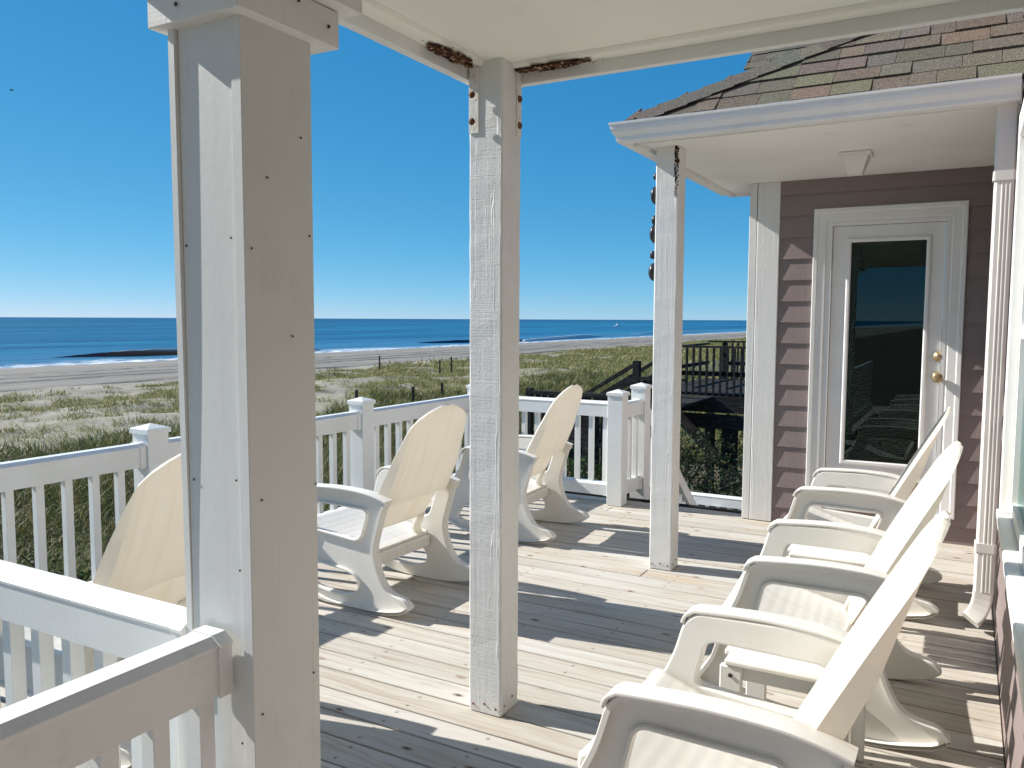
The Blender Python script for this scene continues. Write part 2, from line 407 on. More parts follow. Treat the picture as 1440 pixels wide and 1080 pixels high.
# ------------------------------------------------------------------ terrain, sea
def terrain_z(x, y):
    x = np.asarray(x, float); y = np.asarray(y, float)
    z = np.interp(x, [-400, -135, -116, -95, -62, -48, -24, -18, 60], [-9, -6.6, -5.55, -4.7, -3.9, -3.15, -2.5, -2.25, -2.2])
    hum = np.sin(x*.55+1.3*np.sin(y*.21))*np.cos(y*.33+.8*np.sin(x*.3))*.22+np.sin(x*1.7+y*.9)*np.sin(y*1.3-x*.4)*.07
    m = np.interp(x, [-66, -50, -22, -8], [0, 1, 1, .3])
    return z+hum*m
def build_ground():
    xs = np.unique(np.concatenate([np.arange(-136, -60, 1.5), np.arange(-60, -2, .6), np.arange(-2, 62, 4.), [-400, -250, -180, 120, 300, 900]]))
    ys = np.unique(np.concatenate([[-700, -300, -120, -60], np.arange(-40, 90, .8), np.arange(90, 200, 2.5), np.arange(200, 600, 10), [700, 1000, 1600, 3000, 6000]]))
    X, Y = np.meshgrid(xs, ys, indexing='ij'); Z = terrain_z(X, Y)
    nx, ny = X.shape; v = np.stack([X, Y, Z], -1).reshape(-1, 3)
    i = np.arange(nx*ny).reshape(nx, ny)
    f = np.stack([i[:-1, :-1], i[1:, :-1], i[1:, 1:], i[:-1, 1:]], -1).reshape(-1, 4)
    me = D.meshes.new('sand_ground'); me.from_pydata(v.tolist(), [], f.tolist())
    n = N('dune_sand'); o = n.xyz(); vv = n.obj()
    f1 = n.noise(vv, .35, 6, .6); f2 = n.noise(vv, 2.2, 5, .65); f3 = n.noise(vv, 14, 4)
    c = n.mix(n.mr(f1, .35, .68), (.355, .33, .27), (.275, .255, .205))
    c = n.mix(n.mr(f2, .5, .75, 0, .45), c, (.27, .225, .175))
    c = n.mix(n.mr(f3, .5, .75, 0, .3), c, (.24, .2, .15))
    # thin low ground growth and litter on the dune
    gr = n.ma('MAXIMUM', n.mr(n.noise(vv, .5, 6, .7), .44, .6), n.ma('MULTIPLY', n.mr(o[1], 25, 70), n.mr(n.noise(vv, 1.1, 6, .75), .36, .52)))
    dm = n.ma('MULTIPLY', n.mr(o[0], -55, -44), n.mr(o[0], 10, 30, 1, 0))
    c = n.mix(n.ma('MULTIPLY', gr, n.ma('MULTIPLY', dm, .6)), c, (.20, .20, .11))
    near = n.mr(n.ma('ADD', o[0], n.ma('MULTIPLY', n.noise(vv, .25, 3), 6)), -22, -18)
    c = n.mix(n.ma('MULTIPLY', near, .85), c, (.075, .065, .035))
    # flat beach greyer, wrack lines, wet edge
    bm_ = n.mr(o[0], -62, -52, 1, 0)
    bt = n.noise(n.comb(n.ma('MULTIPLY', o[0], .25), n.ma('MULTIPLY', o[1], .05), 7.), 1, 6, .65)
    c = n.mix(n.ma('MULTIPLY', bm_, .85), c, n.mix(n.mr(bt, .35, .65), (.25, .235, .205), (.16, .15, .138)))
    for xc, wd, th in ((-60., 2.8, .45), (-72., 1.5, .46), (-78., 1.3, .44), (-86., 2.5, .53)):
        wob = n.ma('MULTIPLY', n.ma('SUBTRACT', n.noise(n.comb(0., n.ma('MULTIPLY', o[1], .05), xc), 1, 3), .5), 9)
        d_ = n.ma('ABSOLUTE', n.ma('SUBTRACT', n.ma('ADD', o[0], wob), xc))
        lm = n.ma('MULTIPLY', n.mr(d_, wd*.4, wd, 1, 0), n.mr(n.noise(n.comb(n.ma('MULTIPLY', o[0], 1.1), n.ma('MULTIPLY', o[1], .35), 0.), 1, 5, .7), th-.06, th+.06))
        c = n.mix(n.ma('MULTIPLY', lm, .95), c, (.04, .035, .03))
    wet = n.mr(o[0], -113, -100, 1, 0)
    c = n.mix(wet, c, (.26, .22, .175))
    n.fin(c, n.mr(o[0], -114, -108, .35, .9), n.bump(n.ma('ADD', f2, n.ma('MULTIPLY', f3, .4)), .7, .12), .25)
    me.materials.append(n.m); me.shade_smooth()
    g = D.objects.new('sand_ground', me); col.objects.link(g); struct(g)
build_ground()
def build_sea():
    # swell as real geometry near the shore, one flat sheet beyond
    xs = np.concatenate([[-45000, -20000, -9000, -4000, -2000, -1200, -800, -600], np.arange(-520, -100, 1.6)])
    ys = np.concatenate([[-30000, -8000, -2500, -900, -300], np.arange(-60, 420, 4.), np.arange(420, 1500, 20), [1700, 2200, 3500, 6000, 12000, 30000, 60000]])
    X, Y = np.meshgrid(xs, ys, indexing='ij')
    sw = np.zeros_like(X)
    near = np.clip((X+520)/60, 0, 1)
    for xc, wd, am, ph in ((-128, 3, .22, 0.), (-139, 3.5, .45, 1.), (-158, 5, .38, 2.1), (-182, 6, .34, 3.), (-214, 7, .32, .7), (-250, 8, .3, 4.), (-300, 9, .3, 5.), (-360, 10, .3, 1.7)):
        d_ = X-xc-4*np.sin(Y*.013+ph)-1.5*np.sin(Y*.05+2*ph)
        amp = am*(.55+.45*np.sin(Y*.021+ph*2.3))
        sw += amp*np.exp(-(d_/wd)**2)
    Z = -5.5+sw*near
    nx, ny = X.shape; v = np.stack([X, Y, Z], -1).reshape(-1, 3); i = np.arange(nx*ny).reshape(nx, ny)
    f = np.stack([i[:-1, :-1], i[1:, :-1], i[1:, 1:], i[:-1, 1:]], -1).reshape(-1, 4)
    me = D.meshes.new('sea'); me.from_pydata(v.tolist(), [], f.tolist())
    n = N('sea_water'); o = n.xyz(); vv = n.obj()
    band = n.noise(n.comb(n.ma('MULTIPLY', o[0], .03), n.ma('MULTIPLY', o[1], .004), 0.), 1, 5, .6)
    far = n.noise(n.comb(n.ma('MULTIPLY', o[0], .004), n.ma('MULTIPLY', o[1], .0012), 3.), 1, 4, .6)
    c = n.mix(n.mr(band, .35, .7), (.002, .042, .115), (.020, .165, .30))
    c = n.mix(n.mr(far, .4, .65, 0, .6), c, (.016, .15, .28))
    c = n.mix(n.mr(o[0], -190, -122, 0, .6), c, (.075, .23, .37))
    c = n.mix(n.mr(o[0], -1400, -350, .55, 0), c, (.001, .035, .10))
    # shore foam
    edge = n.ma('ADD', o[0], n.ma('MULTIPLY', n.ma('SUBTRACT', n.noise(n.comb(0., n.ma('MULTIPLY', o[1], .045), 1.), 1, 4), .5), 16))
    fo = n.noise(n.comb(n.ma('MULTIPLY', o[0], .8), n.ma('MULTIPLY', o[1], .25), 0.), 1, 6, .7)
    fm = n.ma('MULTIPLY', n.ma('MULTIPLY', n.mr(edge, -125, -117), n.mr(fo, .42, .55)), n.mr(o[1], 60, 330, 1., .75))
    c = n.mix(n.ma('MULTIPLY', fm, .95), c, (.80, .82, .84))
    wv = n.noise(n.comb(n.ma('MULTIPLY', o[0], .5), n.ma('MULTIPLY', o[1], .16), 0.), 1, 6, .65)
    wv2 = n.noise(n.comb(n.ma('MULTIPLY', o[0], .06), n.ma('MULTIPLY', o[1], .012), 0.), 1, 4, .6)
    nb = n.bump(n.ma('ADD', wv, n.ma('MULTIPLY', wv2, 3.)), 1., .8)
    n.fin(c, n.mr(fm, 0, 1, .32, .9), nb, .16)
    me.materials.append(n.m); me.shade_smooth()
    struct_o = D.objects.new('sea', me); col.objects.link(struct_o); struct(struct_o)
build_sea()
def breaker(name, pts, height, depth, mat_, seed):
    """a cresting wave: steep face towards the beach, long back; pts = (x, y, height share)"""
    r = random.Random(seed); bm = bmesh.new(); rings = []
    P_ = smooth_path(pts, 10, False)
    for x, y, k in P_:
        h = max(.02, height*k*(1+r.uniform(-.06, .06)))
        pr = [(-depth, -.25), (-depth*.5, h*.45), (-.5, h*.93), (.1, h), (.5, h*.9), (.6, h*.62), (.35, h*.3), (.8, .02), (1.6, -.25)]
        rings.append([bm.verts.new((x+a*(1 if a > 0 else 1)*(.4+.6*k), y, -5.5+b)) for a, b in pr])
    for a, b in zip(rings, rings[1:]):
        for i in range(len(a)-1): bm.faces.new((a[i], a[i+1], b[i+1], b[i]))
        bm.faces.new((a[-1], a[0], b[0], b[-1]))
    bm.faces.new(rings[0][::-1]); bm.faces.new(rings[-1])
    return struct(obj(name, bm, mat_, None, True))
n = N('wave_face_water'); o_ = n.xyz()
c_ = n.mix(n.mr(n.ma('ADD', o_[1], n.ma('MULTIPLY', n.noise(n.obj(), .3, 4), 10)), 92, 108), (.018, .07, .14), (.26, .17, .10))
c_ = n.mix(n.mr(n.ma('ADD', o_[2], n.ma('MULTIPLY', n.noise(n.obj(), .9, 5), .5)), -4.45, -4.2, 0, .8), c_, (.72, .74, .76))
M['waveface'] = n.fin(c_, .3, n.bump(n.noise(n.comb(n.ma('MULTIPLY', o_[0], 2), n.ma('MULTIPLY', o_[1], .5), o_[2]), 1, 4), .5, .2), .3)
tr_ = n.new('ShaderNodeBsdfTranslucent'); tr_.inputs[0].default_value = (.30, .19, .10, 1)
ms_ = n.new('ShaderNodeMixShader'); ms_.inputs[0].default_value = .45
n.t.links.new(n.b.outputs[0], ms_.inputs[1]); n.t.links.new(tr_.outputs[0], ms_.inputs[2]); n.t.links.new(ms_.outputs[0], n.out.inputs[0])
n = N('wave_foam'); f_ = n.noise(n.obj(), .8, 6, .7)
M['foam'] = n.fin(n.mix(n.mr(f_, .35, .6), (.80, .82, .84), (.55, .62, .68)), .85, n.bump(f_, 1, .4), .2)
n = N('wave_blue_water')
M['waveblue'] = n.fin((.014, .055, .13), .28, n.bump(n.noise(n.obj(), .7, 5), .5, .3), .25)
breaker('breaking_wave', [(-137, 84, .05), (-135, 90, .5), (-131, 97, .95), (-127, 106, 1.), (-124, 118, .8), (-123, 135, .2)], 1.3, 7, M['waveface'], 1)
breaker('rising_wave', [(-140, 192, .1), (-134, 198, .7), (-129, 206, 1.), (-126, 214, .9), (-124, 224, .2)], .9, 7, M['waveblue'], 2)
breaker('shore_wave', [(-124, 219, .3), (-124, 226, .8), (-124, 233, .4)], .8, 5, M['waveface'], 3)
breaker('foaming_wave', [(-122, 228, .5), (-123, 240, .7), (-125, 262, .9), (-128, 285, 1.), (-131, 305, .5), (-133, 318, .1)], 1.3, 4, M['foam'], 4)
breaker('far_foam', [(-141, 372, .2), (-141, 395, .7), (-139, 420, .5), (-139, 470, .6), (-138, 510, .2)], .8, 4, M['foam'], 5)

# ------------------------------------------------------------------ deck
def build_deck():
    bm = bmesh.new(); p = .1435; r = random.Random(3)
    j = int(math.floor((-3.2+5)/p))
    while True:
        y0 = -5+j*p; y1 = y0+p
        if y0 > 6.30: break
        xa = -3.96 if y0 > 1.02 else -1.56
        cuts = [xa]
        if xa < -3 and r.random() < .16: cuts.append(round((r.uniform(-2.9, -.7))/.406)*.406)
        cuts.append(.172)
        for a, b in zip(cuts, cuts[1:]):
            dz = r.uniform(-.0018, .0012); g = .0034+r.uniform(-.0008, .0016)
            box(bm, a+.0012, b-.0012, y0+g, y1-g, -.028+dz, dz, bev=.003)
        j += 1
    struct(obj('deck_boards', bm, M['deck']))
    fr = bmesh.new()
    k = -1.4
    while k > -3.9: box(fr, k-.019, k+.019, 1.08, 6.43, -.24, -.030); k -= .406
    k = -1.35
    while k < .15: box(fr, k-.019, k+.019, -3.1, 6.12, -.24, -.030); k += .406
    box(fr, -3.99, -3.962, 1.02, 6.46, -.26, -.002); box(fr, -3.96, .17, 6.432, 6.46, -.26, -.003); box(fr, -3.96, -1.565, .98, 1.018, -.26, -.002)
    box(fr, -1.60, -1.566, -3.1, .978, -.26, -.002)
    struct(obj('deck_framing', fr, M['timber']))
    for x, y in ((-3.7, 1.3), (-3.7, 3.9), (-3.7, 6.3), (-1.45, 6.3), (-1.5, -2.5), (-1.5, 2.6)):
        t = tag(obj('deck_piling', B((x-.1, x+.1, y-.1, y+.1, -2.9, -.262)), M['timber']), 'grey timber piling carrying the deck from the sand below', 'piling', 'pilings under the deck')
build_deck()

# ------------------------------------------------------------------ porch posts
def porch_post(name, label, x0, x1, y0, y1, z1, seed):
    e = empty(name, label, 'porch post', ((x0+x1)/2, (y0+y1)/2, 0))
    bm = bmesh.new(); r = random.Random(seed); nz = 40; rings = []
    for i in range(nz+1):
        z = .004+(z1-.004)*i/nz; wob = lambda: r.uniform(-.0009, .0009)
        b = .006; ring = []
        for sx, sy in ((0, 0), (1, 0), (1, 1), (0, 1)):
            cx, cy = (x1 if sx else x0), (y1 if sy else y0); dx, dy = (-1 if sx else 1), (-1 if sy else 1)
            a1 = (cx+dx*b, cy); a2 = (cx, cy+dy*b)
            for q in ((a2, a1) if (sx, sy) in ((0, 0), (1, 1)) else (a1, a2)): ring.append(bm.verts.new((q[0]+wob(), q[1]+wob(), z)))
        rings.append(ring)
    for a, b in zip(rings, rings[1:]):
        for i in range(8): bm.faces.new((a[i], a[(i+1) % 8], b[(i+1) % 8], b[i]))
    bm.faces.new(rings[0]); bm.faces.new(rings[-1])
    kid('shaft', bm, M['post'], e)
    for i in range(3):                            # rusted nail heads round the foot
        nb = bmesh.new(); lathe(nb, [(.004, 0), (.005, .002), (.002, .004)], (x0+.02+i*(x1-x0-.04)/2, y0-.001, .03+.01*(i % 2)), 8, 'y'); kid('nail', nb, M['rustscrew'], e)
    for i in range(2):
        nb = bmesh.new(); lathe(nb, [(.004, -.001), (.005, .001), (.002, .003)], (x1, y0+.03+i*.06, .035+.015*i), 8, 'x'); kid('nail', nb, M['rustscrew'], e)
    return e
mid = porch_post('porch_post', 'bare white timber post at the porch roof corner, rusty strap at its top', -1.62, -1.48, 2.58, 2.72, 2.4235, 1)
farp = porch_post('porch_post', 'slim white timber post under the gutter of the shingled porch roof', -1.632, -1.495, 4.647, 4.785, 2.499, 2)
# straps on the roof corner post
def strap(px, py, face, z0, z1, wd):
    bm = bmesh.new()
    if face == 'y': box(bm, px-wd/2, px+wd/2, py-.004, py, z0, z1, bev=.0015)
    else: box(bm, px, px+.004, py-wd/2, py+wd/2, z0, z1, bev=.0015)
    s = kid('strap', bm, M['strap'], mid)
    for k, zz in enumerate((z0+.04, z0+.135)):
        b2 = bmesh.new()
        lathe(b2, [(.013, 0), (.013, .006), (.008, .010), (.002, .012)], (px, py-.014 if face == 'y' else py, zz) if face == 'y' else (px+.003, py, zz), 6, 'y' if face == 'y' else 'x')
        kid('bolt', b2, M['rustscrew'], s)
strap(-1.597, 2.5795, 'y', 2.17, 2.42, .042)
strap(-1.4795, 2.697, 'x', 2.17, 2.42, .036)
# rusty streak on far post
def rust_strip():
    bm = bmesh.new(); r = random.Random(5)
    for i in range(46):
        z = 2.49-i*.0062; k = 1-i/60
        for _ in range(2):
            y = 4.648+r.uniform(0, .012); x = -1.4955-r.uniform(0, .022)
            s = r.uniform(.002, .006)*k+.001
            box(bm, x-s, x+s, 4.644, 4.6475, z-s, z+s*1.3)
    kid('rust_scabs', bm, M['rust'], farp)
rust_strip()

# square boxed column nearest the camera
def boxed_column():
    e = empty('boxed_column', 'wide white boxed column with a stepped cap at the porch rail corner', 'column', (-1.36, 1.27, 0))
    z1 = 2.36
    kid('front_panel', B((-1.441, -1.2895, 1.175, 1.19, .003, z1)), M['column'], e)
    kid('back_panel', B((-1.441, -1.280, 1.35, 1.365, .003, z1)), M['column'], e)
    # the seaward board has sprung a little, so its edge stands proud
    bm = bmesh.new(); nz = 24; rr = []
    for i in range(nz+1):
        z = .003+(z1-.003)*i/nz; pr = .1665+.0035*math.exp(-((z-.9)/.35)**2)+.0015*math.sin(z*2.1)
        rr.append([bm.verts.new((x, y, z)) for x, y in ((-1.46, 1+pr), (-1.443, 1+pr), (-1.443, 1.368), (-1.46, 1.368))])
    for a, b in zip(rr, rr[1:]):
        for i in range(4): bm.faces.new((a[i], a[(i+1) % 4], b[(i+1) % 4], b[i]))
    bm.faces.new(rr[0]); bm.faces.new(rr[-1])
    kid('side_panel', bm, M['column'], e)
    kid('side_panel', B((-1.288, -1.26, 1.1715, 1.368, .003, z1), bev=.0015), M['column'], e)
    cp = bmesh.new()
    box(cp, -1.492, -1.232, 1.142, 1.428, 2.088, 2.166, bev=.002)
    kid('cap_moulding', cp, M['trim'], e)
    cp = bmesh.new(); box(cp, -1.53, -1.197, 1.106, 1.466, 2.168, 2.30, bev=.002); box(cp, -1.512, -1.215, 1.124, 1.448, 2.302, 2.422)
    kid('cap_block', cp, M['trim'], e)
    k = 0
    sc_ = bmesh.new(); lathe(sc_, [(.0026, 0), (.0026, .0012), (.001, .002)], (0, -.0018, 0), 8, 'y')
    proto = obj('screw', sc_, M['screw'], e)
    spots = [(-1.428, 1.175, z) for z in (1.66, 1.17, .62)]+[(-1.293, 1.175, z) for z in (1.66, 1.17, .62, .97)]
    for i, (x, y, z) in enumerate(spots):
        s = proto if i == 0 else proto.copy()
        if i: col.objects.link(s)
        s.location = (x+1.36+rnd.uniform(-.006, .006), y-1.27-.0005, z+rnd.uniform(-.015, .015)); s.parent = e
    for y, z in ((1.195, 1.65), (1.35, 1.66), (1.2, 1.13), (1.352, 1.15), (1.29, 1.47), (1.24, 1.8), (1.196, .66), (1.352, .7), (1.27, .45), (1.33, 1.9)):
        s = proto.copy(); col.objects.link(s); s.parent = e; s.rotation_euler = (0, 0, math.pi/2)
        s.location = (.1005, y-1.27+rnd.uniform(-.01, .01), z+rnd.uniform(-.02, .02))
    for x, y, z, ax in ((-1.40, 1.1415, 2.12, 'y'), (-1.2315, 1.2, 2.125, 'x'), (-1.2315, 1.39, 2.125, 'x'), (-1.2315, 1.30, 2.15, 'x')):
        s = proto.copy(); col.objects.link(s); s.parent = e; s.location = (x+1.36, y-1.27, z)
        s.rotation_euler = (0, 0, 0 if ax == 'y' else math.pi/2); s.scale = (1.6, 1.6, 1.6)
    return e
boxed_column()

# ------------------------------------------------------------------ white railings
RAIL = [(-.044, -.122), (.044, -.122), (.044, -.026), (.047, -.022), (.047, -.016), (.026, 0), (-.026, 0), (-.047, -.016), (-.047, -.022), (-.044, -.026)]
LOW = [(-.042, 0), (.042, 0), (.042, .085), (.03, .105), (-.03, .105), (-.042, .085)]
def railing(label, p, q, ztop=.845, pitch=.14, first=None, low=.075, group='white railing sections round the deck'):
    p, q = Vector((*p, 0)), Vector((*q, 0)); d = (q-p).normalized(); L = (q-p).length
    e = empty('deck_railing', label, 'railing', tuple(p), 0, group)
    bm = bmesh.new(); sweep(bm, RAIL, [p+Vector((0, 0, ztop)), q+Vector((0, 0, ztop))]); kid('top_rail', bm, M['vinyl'], e)
    bm = bmesh.new(); sweep(bm, LOW, [p+Vector((0, 0, low)), q+Vector((0, 0, low))]); kid('bottom_rail', bm, M['vinyl'], e)
    s = d.cross(Vector((0, 0, 1)))
    for a, sg in ((p, 1), (q, -1)):
        for prof, z in (([(x*1.13, y*1.06+.003) for x, y in RAIL], ztop), ([(x*1.13, y*1.05-.003) for x, y in LOW], low)):
            bm = bmesh.new(); sweep(bm, prof, [a+d*sg*.0015+Vector((0, 0, z)), a+d*sg*.034+Vector((0, 0, z))])
            kid('bracket', bm, M['vinyl'], e)
    n = max(1, int(round(L/pitch))); o0 = first if first is not None else (L-(n-1)*pitch)/2
    t = o0; proto = None
    while t < L-.02:
        c = p+d*t
        if proto is None:
            bm = bmesh.new(); box(bm, -.019, .019, -.019, .019, low+.1055, ztop-.1225, bev=.002)
            proto = obj('baluster', bm, M['vinyl'], e)
            b = proto
        else: b = proto.copy(); col.objects.link(b); b.parent = e
        b.location = c-p
        t += pitch
    return e
def rail_post(label, x, y, zt=.905, z0=.002, hw=.0635):
    e = empty('railing_post', label, 'railing post', (x, y, 0), 0, 'white railing posts with pyramid caps')
    kid('shaft', B((x-hw, x+hw, y-hw, y+hw, z0, zt), bev=.003), M['vinyl'], e)
    bm = bmesh.new(); c = hw+.009
    lo = [bm.verts.new((x+i*c, y+j*c, zt-.012)) for i, j in ((-1, -1), (1, -1), (1, 1), (-1, 1))]
    hi = [bm.verts.new((x+i*c, y+j*c, zt+.012)) for i, j in ((-1, -1), (1, -1), (1, 1), (-1, 1))]
    t2 = [bm.verts.new((x+i*c*.86, y+j*c*.86, zt+.017)) for i, j in ((-1, -1), (1, -1), (1, 1), (-1, 1))]
    ap = bm.verts.new((x, y, zt+.038))
    bm.faces.new(lo)
    for i in range(4):
        k = (i+1) % 4
        bm.faces.new((lo[i], lo[k], hi[k], hi[i])); bm.faces.new((hi[i], hi[k], t2[k], t2[i])); bm.faces.new((t2[i], t2[k], ap))
    kid('cap', bm, M['vinyl'], e)
    return e
OX = -3.77
rail_post('white capped railing post left of the boxed column, beside the half hidden chair', OX, 2.83)
rail_post('white capped railing post behind the second rocking chair, seaward side', OX, 4.56)
rail_post('white capped railing post at the far seaward corner, behind the roof corner post', OX, 6.14)
rail_post('white capped railing post at the left side of the stair opening', -2.44, 6.14)
rail_post('white capped railing post at the head of the sloping stair rail', -2.415, 6.60, .93, z0=-.30)
rail_post('white capped railing post at the near seaward corner, past the left picture edge', OX, 1.21)
g_ = .0645
railing('white railing section seaward at the left, in front of the half hidden chair', (OX, 1.21+g_), (OX, 2.83-g_), .845, .14, first=.105)
railing('white railing section seaward, between the two capped posts behind the second rocking chair', (OX, 2.83+g_), (OX, 4.56-g_), .845, .14)
railing('white railing section seaward from the post behind the second chair to the far corner', (OX, 4.56+g_), (OX, 6.14-g_), .845, .14)
railing('white railing section at the far end of the deck, behind the farthest seaward chair', (OX+g_, 6.14), (-2.44-g_, 6.14), .84, .125)
railing('white railing in the left foreground running from the boxed column out to the sea side', (-3.77+g_, 1.21), (-1.462, 1.21), .838, .13)
railing('white railing in the bottom left corner running from the boxed column towards the viewer', (-1.36, -2.0), (-1.36, 1.163), .847, .11)
railing('short white railing piece joining the two posts at the head of the stairs', (-2.44, 6.14+g_), (-2.415, 6.60-g_), .83, .12)
# stair flight going down beyond the deck
def stair():
    e = empty('deck_stairs', 'white railed wooden stairs leading down from the far end of the deck', 'stairs', (-1.9, 6.6, 0))
    a, b = Vector((-2.415, 6.665, .80)), Vector((-2.415, 8.95, -.98)); d = (b-a)
    for xx in (-2.415, -1.30):
        o = Vector((xx+2.415, 0, 0))
        bm = bmesh.new(); sweep(bm, RAIL, [a+o, b+o]); kid('top_rail', bm, M['vinyl'], e)
        bm = bmesh.new(); sweep(bm, LOW, [a+o-Vector((0, 0, .80)), b+o-Vector((0, 0, .80))]); kid('bottom_rail', bm, M['vinyl'], e)
        k = .05
        while k < .97:
            c = a+o+d*k
            kid('baluster', B((c.x-.019, c.x+.019, c.y-.019, c.y+.019, c.z-.73, c.z-.13)), M['vinyl'], e); k += .053
        kid('newel_post', B((xx-.06, xx+.06, 8.96, 9.08, -2.4, -.62)), M['vinyl'], e)
    for i in range(7):
        y = 6.56+.30*i; z = -.2*(i+1)
        kid('tread', B((-2.36, -1.36, y, y+.29, z-.035, z)), M['timber'], e)
    for xx in (-2.33, -1.39):
        bm = bmesh.new(); beam(bm, (xx, 6.54, -.28), (xx, 8.7, -1.72), .04, .24); kid('stringer', bm, M['timber'], e)
    kid('landing', B((-3.3, -.6, 8.72, 10.0, -1.48, -1.43)), M['timber'], e)
    for xx in (-3.2, -.7): kid('landing_leg', B((xx-.06, xx+.06, 9.85, 9.97, -3.2, -1.482)), M['timber'], e)
stair()
railing('low white railing across the stair landing, seen just above the far deck edge', (-3.2, 9.14), (-.6, 9.14), -.48, .125, low=-1.35)

# ------------------------------------------------------------------ the house
H = empty('house', 'mauve lap sided beach house with white trim and shingled porch roof', 'house', (.3, 3, 0))
def lap(bm, a, b, z0, z1, nrm, course=.152, zref=.422, butt=.015):
    """lapped boards from a to b (plan points) between z0 and z1, facing nrm"""
    a, b, nr = Vector((*a, 0)), Vector((*b, 0)), Vector((*nrm, 0))
    k = math.floor((z0-zref)/course); L = (b-a).length; ns = max(1, int(L/.6))
    while zref+k*course < z1-.002:
        lo = max(z0, zref+k*course); hi = min(z1, zref+(k+1)*course)
        fr = lambda z: butt-(butt-.003)*(z-(zref+k*course))/course
        for i in range(ns):
            p0, p1 = a+(b-a)*(i/ns), a+(b-a)*((i+1)/ns)
            v = [bm.verts.new(p+nr*f+Vector((0, 0, z))) for p, f, z in ((p0, 0, lo), (p1, 0, lo), (p1, fr(lo), lo), (p0, fr(lo), lo), (p0, fr(hi), hi), (p1, fr(hi), hi))]
            bm.faces.new((v[0], v[1], v[2], v[3])); bm.faces.new((v[3], v[2], v[5], v[4]))
        k += 1
DW = 6.20; HX = .185
bm = bmesh.new()
lap(bm, (-1.225, DW), (-.99, DW), .0, 2.5, (0, -1)); lap(bm, (-.03, DW), (HX, DW), .0, 2.5, (0, -1)); lap(bm, (-.99, DW), (-.03, DW), 2.285, 2.5, (0, -1))
lap(bm, (-.99, DW), (-.03, DW), .0, .19, (0, -1))
kid('porch_wall', bm, M['siding'], H)
bm = bmesh.new()
WY0, WY1, WZ0, WZ1 = 1.95, 3.86, .735, 2.31
lap(bm, (HX, -3.2), (HX, WY0), 0, 5.2, (-1, 0)); lap(bm, (HX, WY1), (HX, DW-.001), 0, 5.2, (-1, 0))
lap(bm, (HX, WY0), (HX, WY1), 0, WZ0, (-1, 0)); lap(bm, (HX, WY0), (HX, WY1), WZ1, 5.2, (-1, 0))
kid('side_wall', bm, M['siding'], H)
# plain inner walls behind the siding and at the hidden sides
bm = bmesh.new()
box(bm, HX+.002, HX+.15, -3.2, WY0, -.6, 5.2); box(bm, HX+.002, HX+.15, WY1, 12, -.6, 5.2)
box(bm, HX+.002, HX+.15, WY0, WY1, -.6, WZ0); box(bm, HX+.002, HX+.15, WY0, WY1, WZ1, 5.2)
kid('wall_core', bm, M['roomdark'], H)
bm = bmesh.new()
box(bm, -1.30, -.93, DW+.002, DW+.12, -.6, 2.5); box(bm, -.09, HX, DW+.002, DW+.12, -.6, 2.5); box(bm, -.93, -.09, DW+.002, DW+.12, 2.23, 2.5); box(bm, -.93, -.09, DW+.002, DW+.12, -.6, .2)
box(bm, -1.30, -1.18, DW+.122, 12, -.6, 3.1)
kid('wall_core', bm, M['siding'], H)
# corner pilaster
bm = bmesh.new(); box(bm, -1.445, -1.392, 6.186, 6.36, .004, 2.499, bev=.003); box(bm, -1.386, -1.226, 6.180, 6.36, .004, 2.499, bev=.004)
pl = kid('corner_board', bm, M['post'], H)
# door: casing, slab, lite
door = D.objects.new('door', None); col.objects.link(door); door.parent = H; door.location = (-.8, 3.2, 0)
def dk(name, bm, mat_): return kid(name, bm, mat_, door)
X0, X1, ZT = -.99, -.03, 2.287
bm = bmesh.new()
CAS = [(0, 0), (.010, 0), (.016, .008), (.066, .011), (.073, .016), (.095, .017), (.10, .014), (.10, -.012), (0, -.012)]
# casing profile measured from the opening outwards; built as three mitred lengths
def casing(bm, x0, x1, zt, z0, y, prof=CAS, wd=.10):
    ring = []
    for (px, pz, sx, sz) in ((x0, z0, 1, 0), (x0, zt, 1, -1), (x1, zt, -1, -1), (x1, z0, -1, 0)):
        ring.append([bm.verts.new((px+sx*(wd-a), y-b, pz+sz*(wd-a))) for a, b in prof])
    m = len(prof)
    for a, b in zip(ring, ring[1:]):
        for i in range(m): bm.faces.new((a[i], a[(i+1) % m], b[(i+1) % m], b[i]))
casing(bm, X0, X1, ZT, .17, DW-.010); dk('casing', bm, M['trim'])
bm = bmesh.new(); box(bm, X0+.1005, X0+.125, DW-.012, DW+.07, .18, ZT-.1005); box(bm, X1-.125, X1-.1005, DW-.012, DW+.07, .18, ZT-.1005); box(bm, X0+.126, X1-.126, DW-.012, DW+.07, ZT-.125, ZT-.1005)
dk('jamb', bm, M['doorpaint'])
dx0, dx1, dz1 = X0+.128, X1-.128, ZT-.128; gx0, gx1, gz0, gz1 = -.745, -.262, .505, 2.052
bm = bmesh.new(); yd = DW+.012
box(bm, dx0, gx0-.002, yd, yd+.045, .2, dz1); box(bm, gx1+.002, dx1, yd, yd+.045, .2, dz1)
box(bm, gx0-.002, gx1+.002, yd, yd+.045, gz1+.002, dz1); box(bm, gx0-.002, gx1+.002, yd, yd+.045, .2, gz0-.002)
dk('door_slab', bm, M['doorpaint'])
bm = bmesh.new()
FR = [(0, -.004), (0, .010), (.008, .016), (.022, .016), (.032, .006), (.032, -.004)]
ring = []
for (px, pz, sx, sz) in ((gx0, gz0, -1, -1), (gx0, gz1, -1, 1), (gx1, gz1, 1, 1), (gx1, gz0, 1, -1)):
    ring.append([bm.verts.new((px+sx*(a-.006), yd-b, pz+sz*(a-.006))) for a, b in FR])
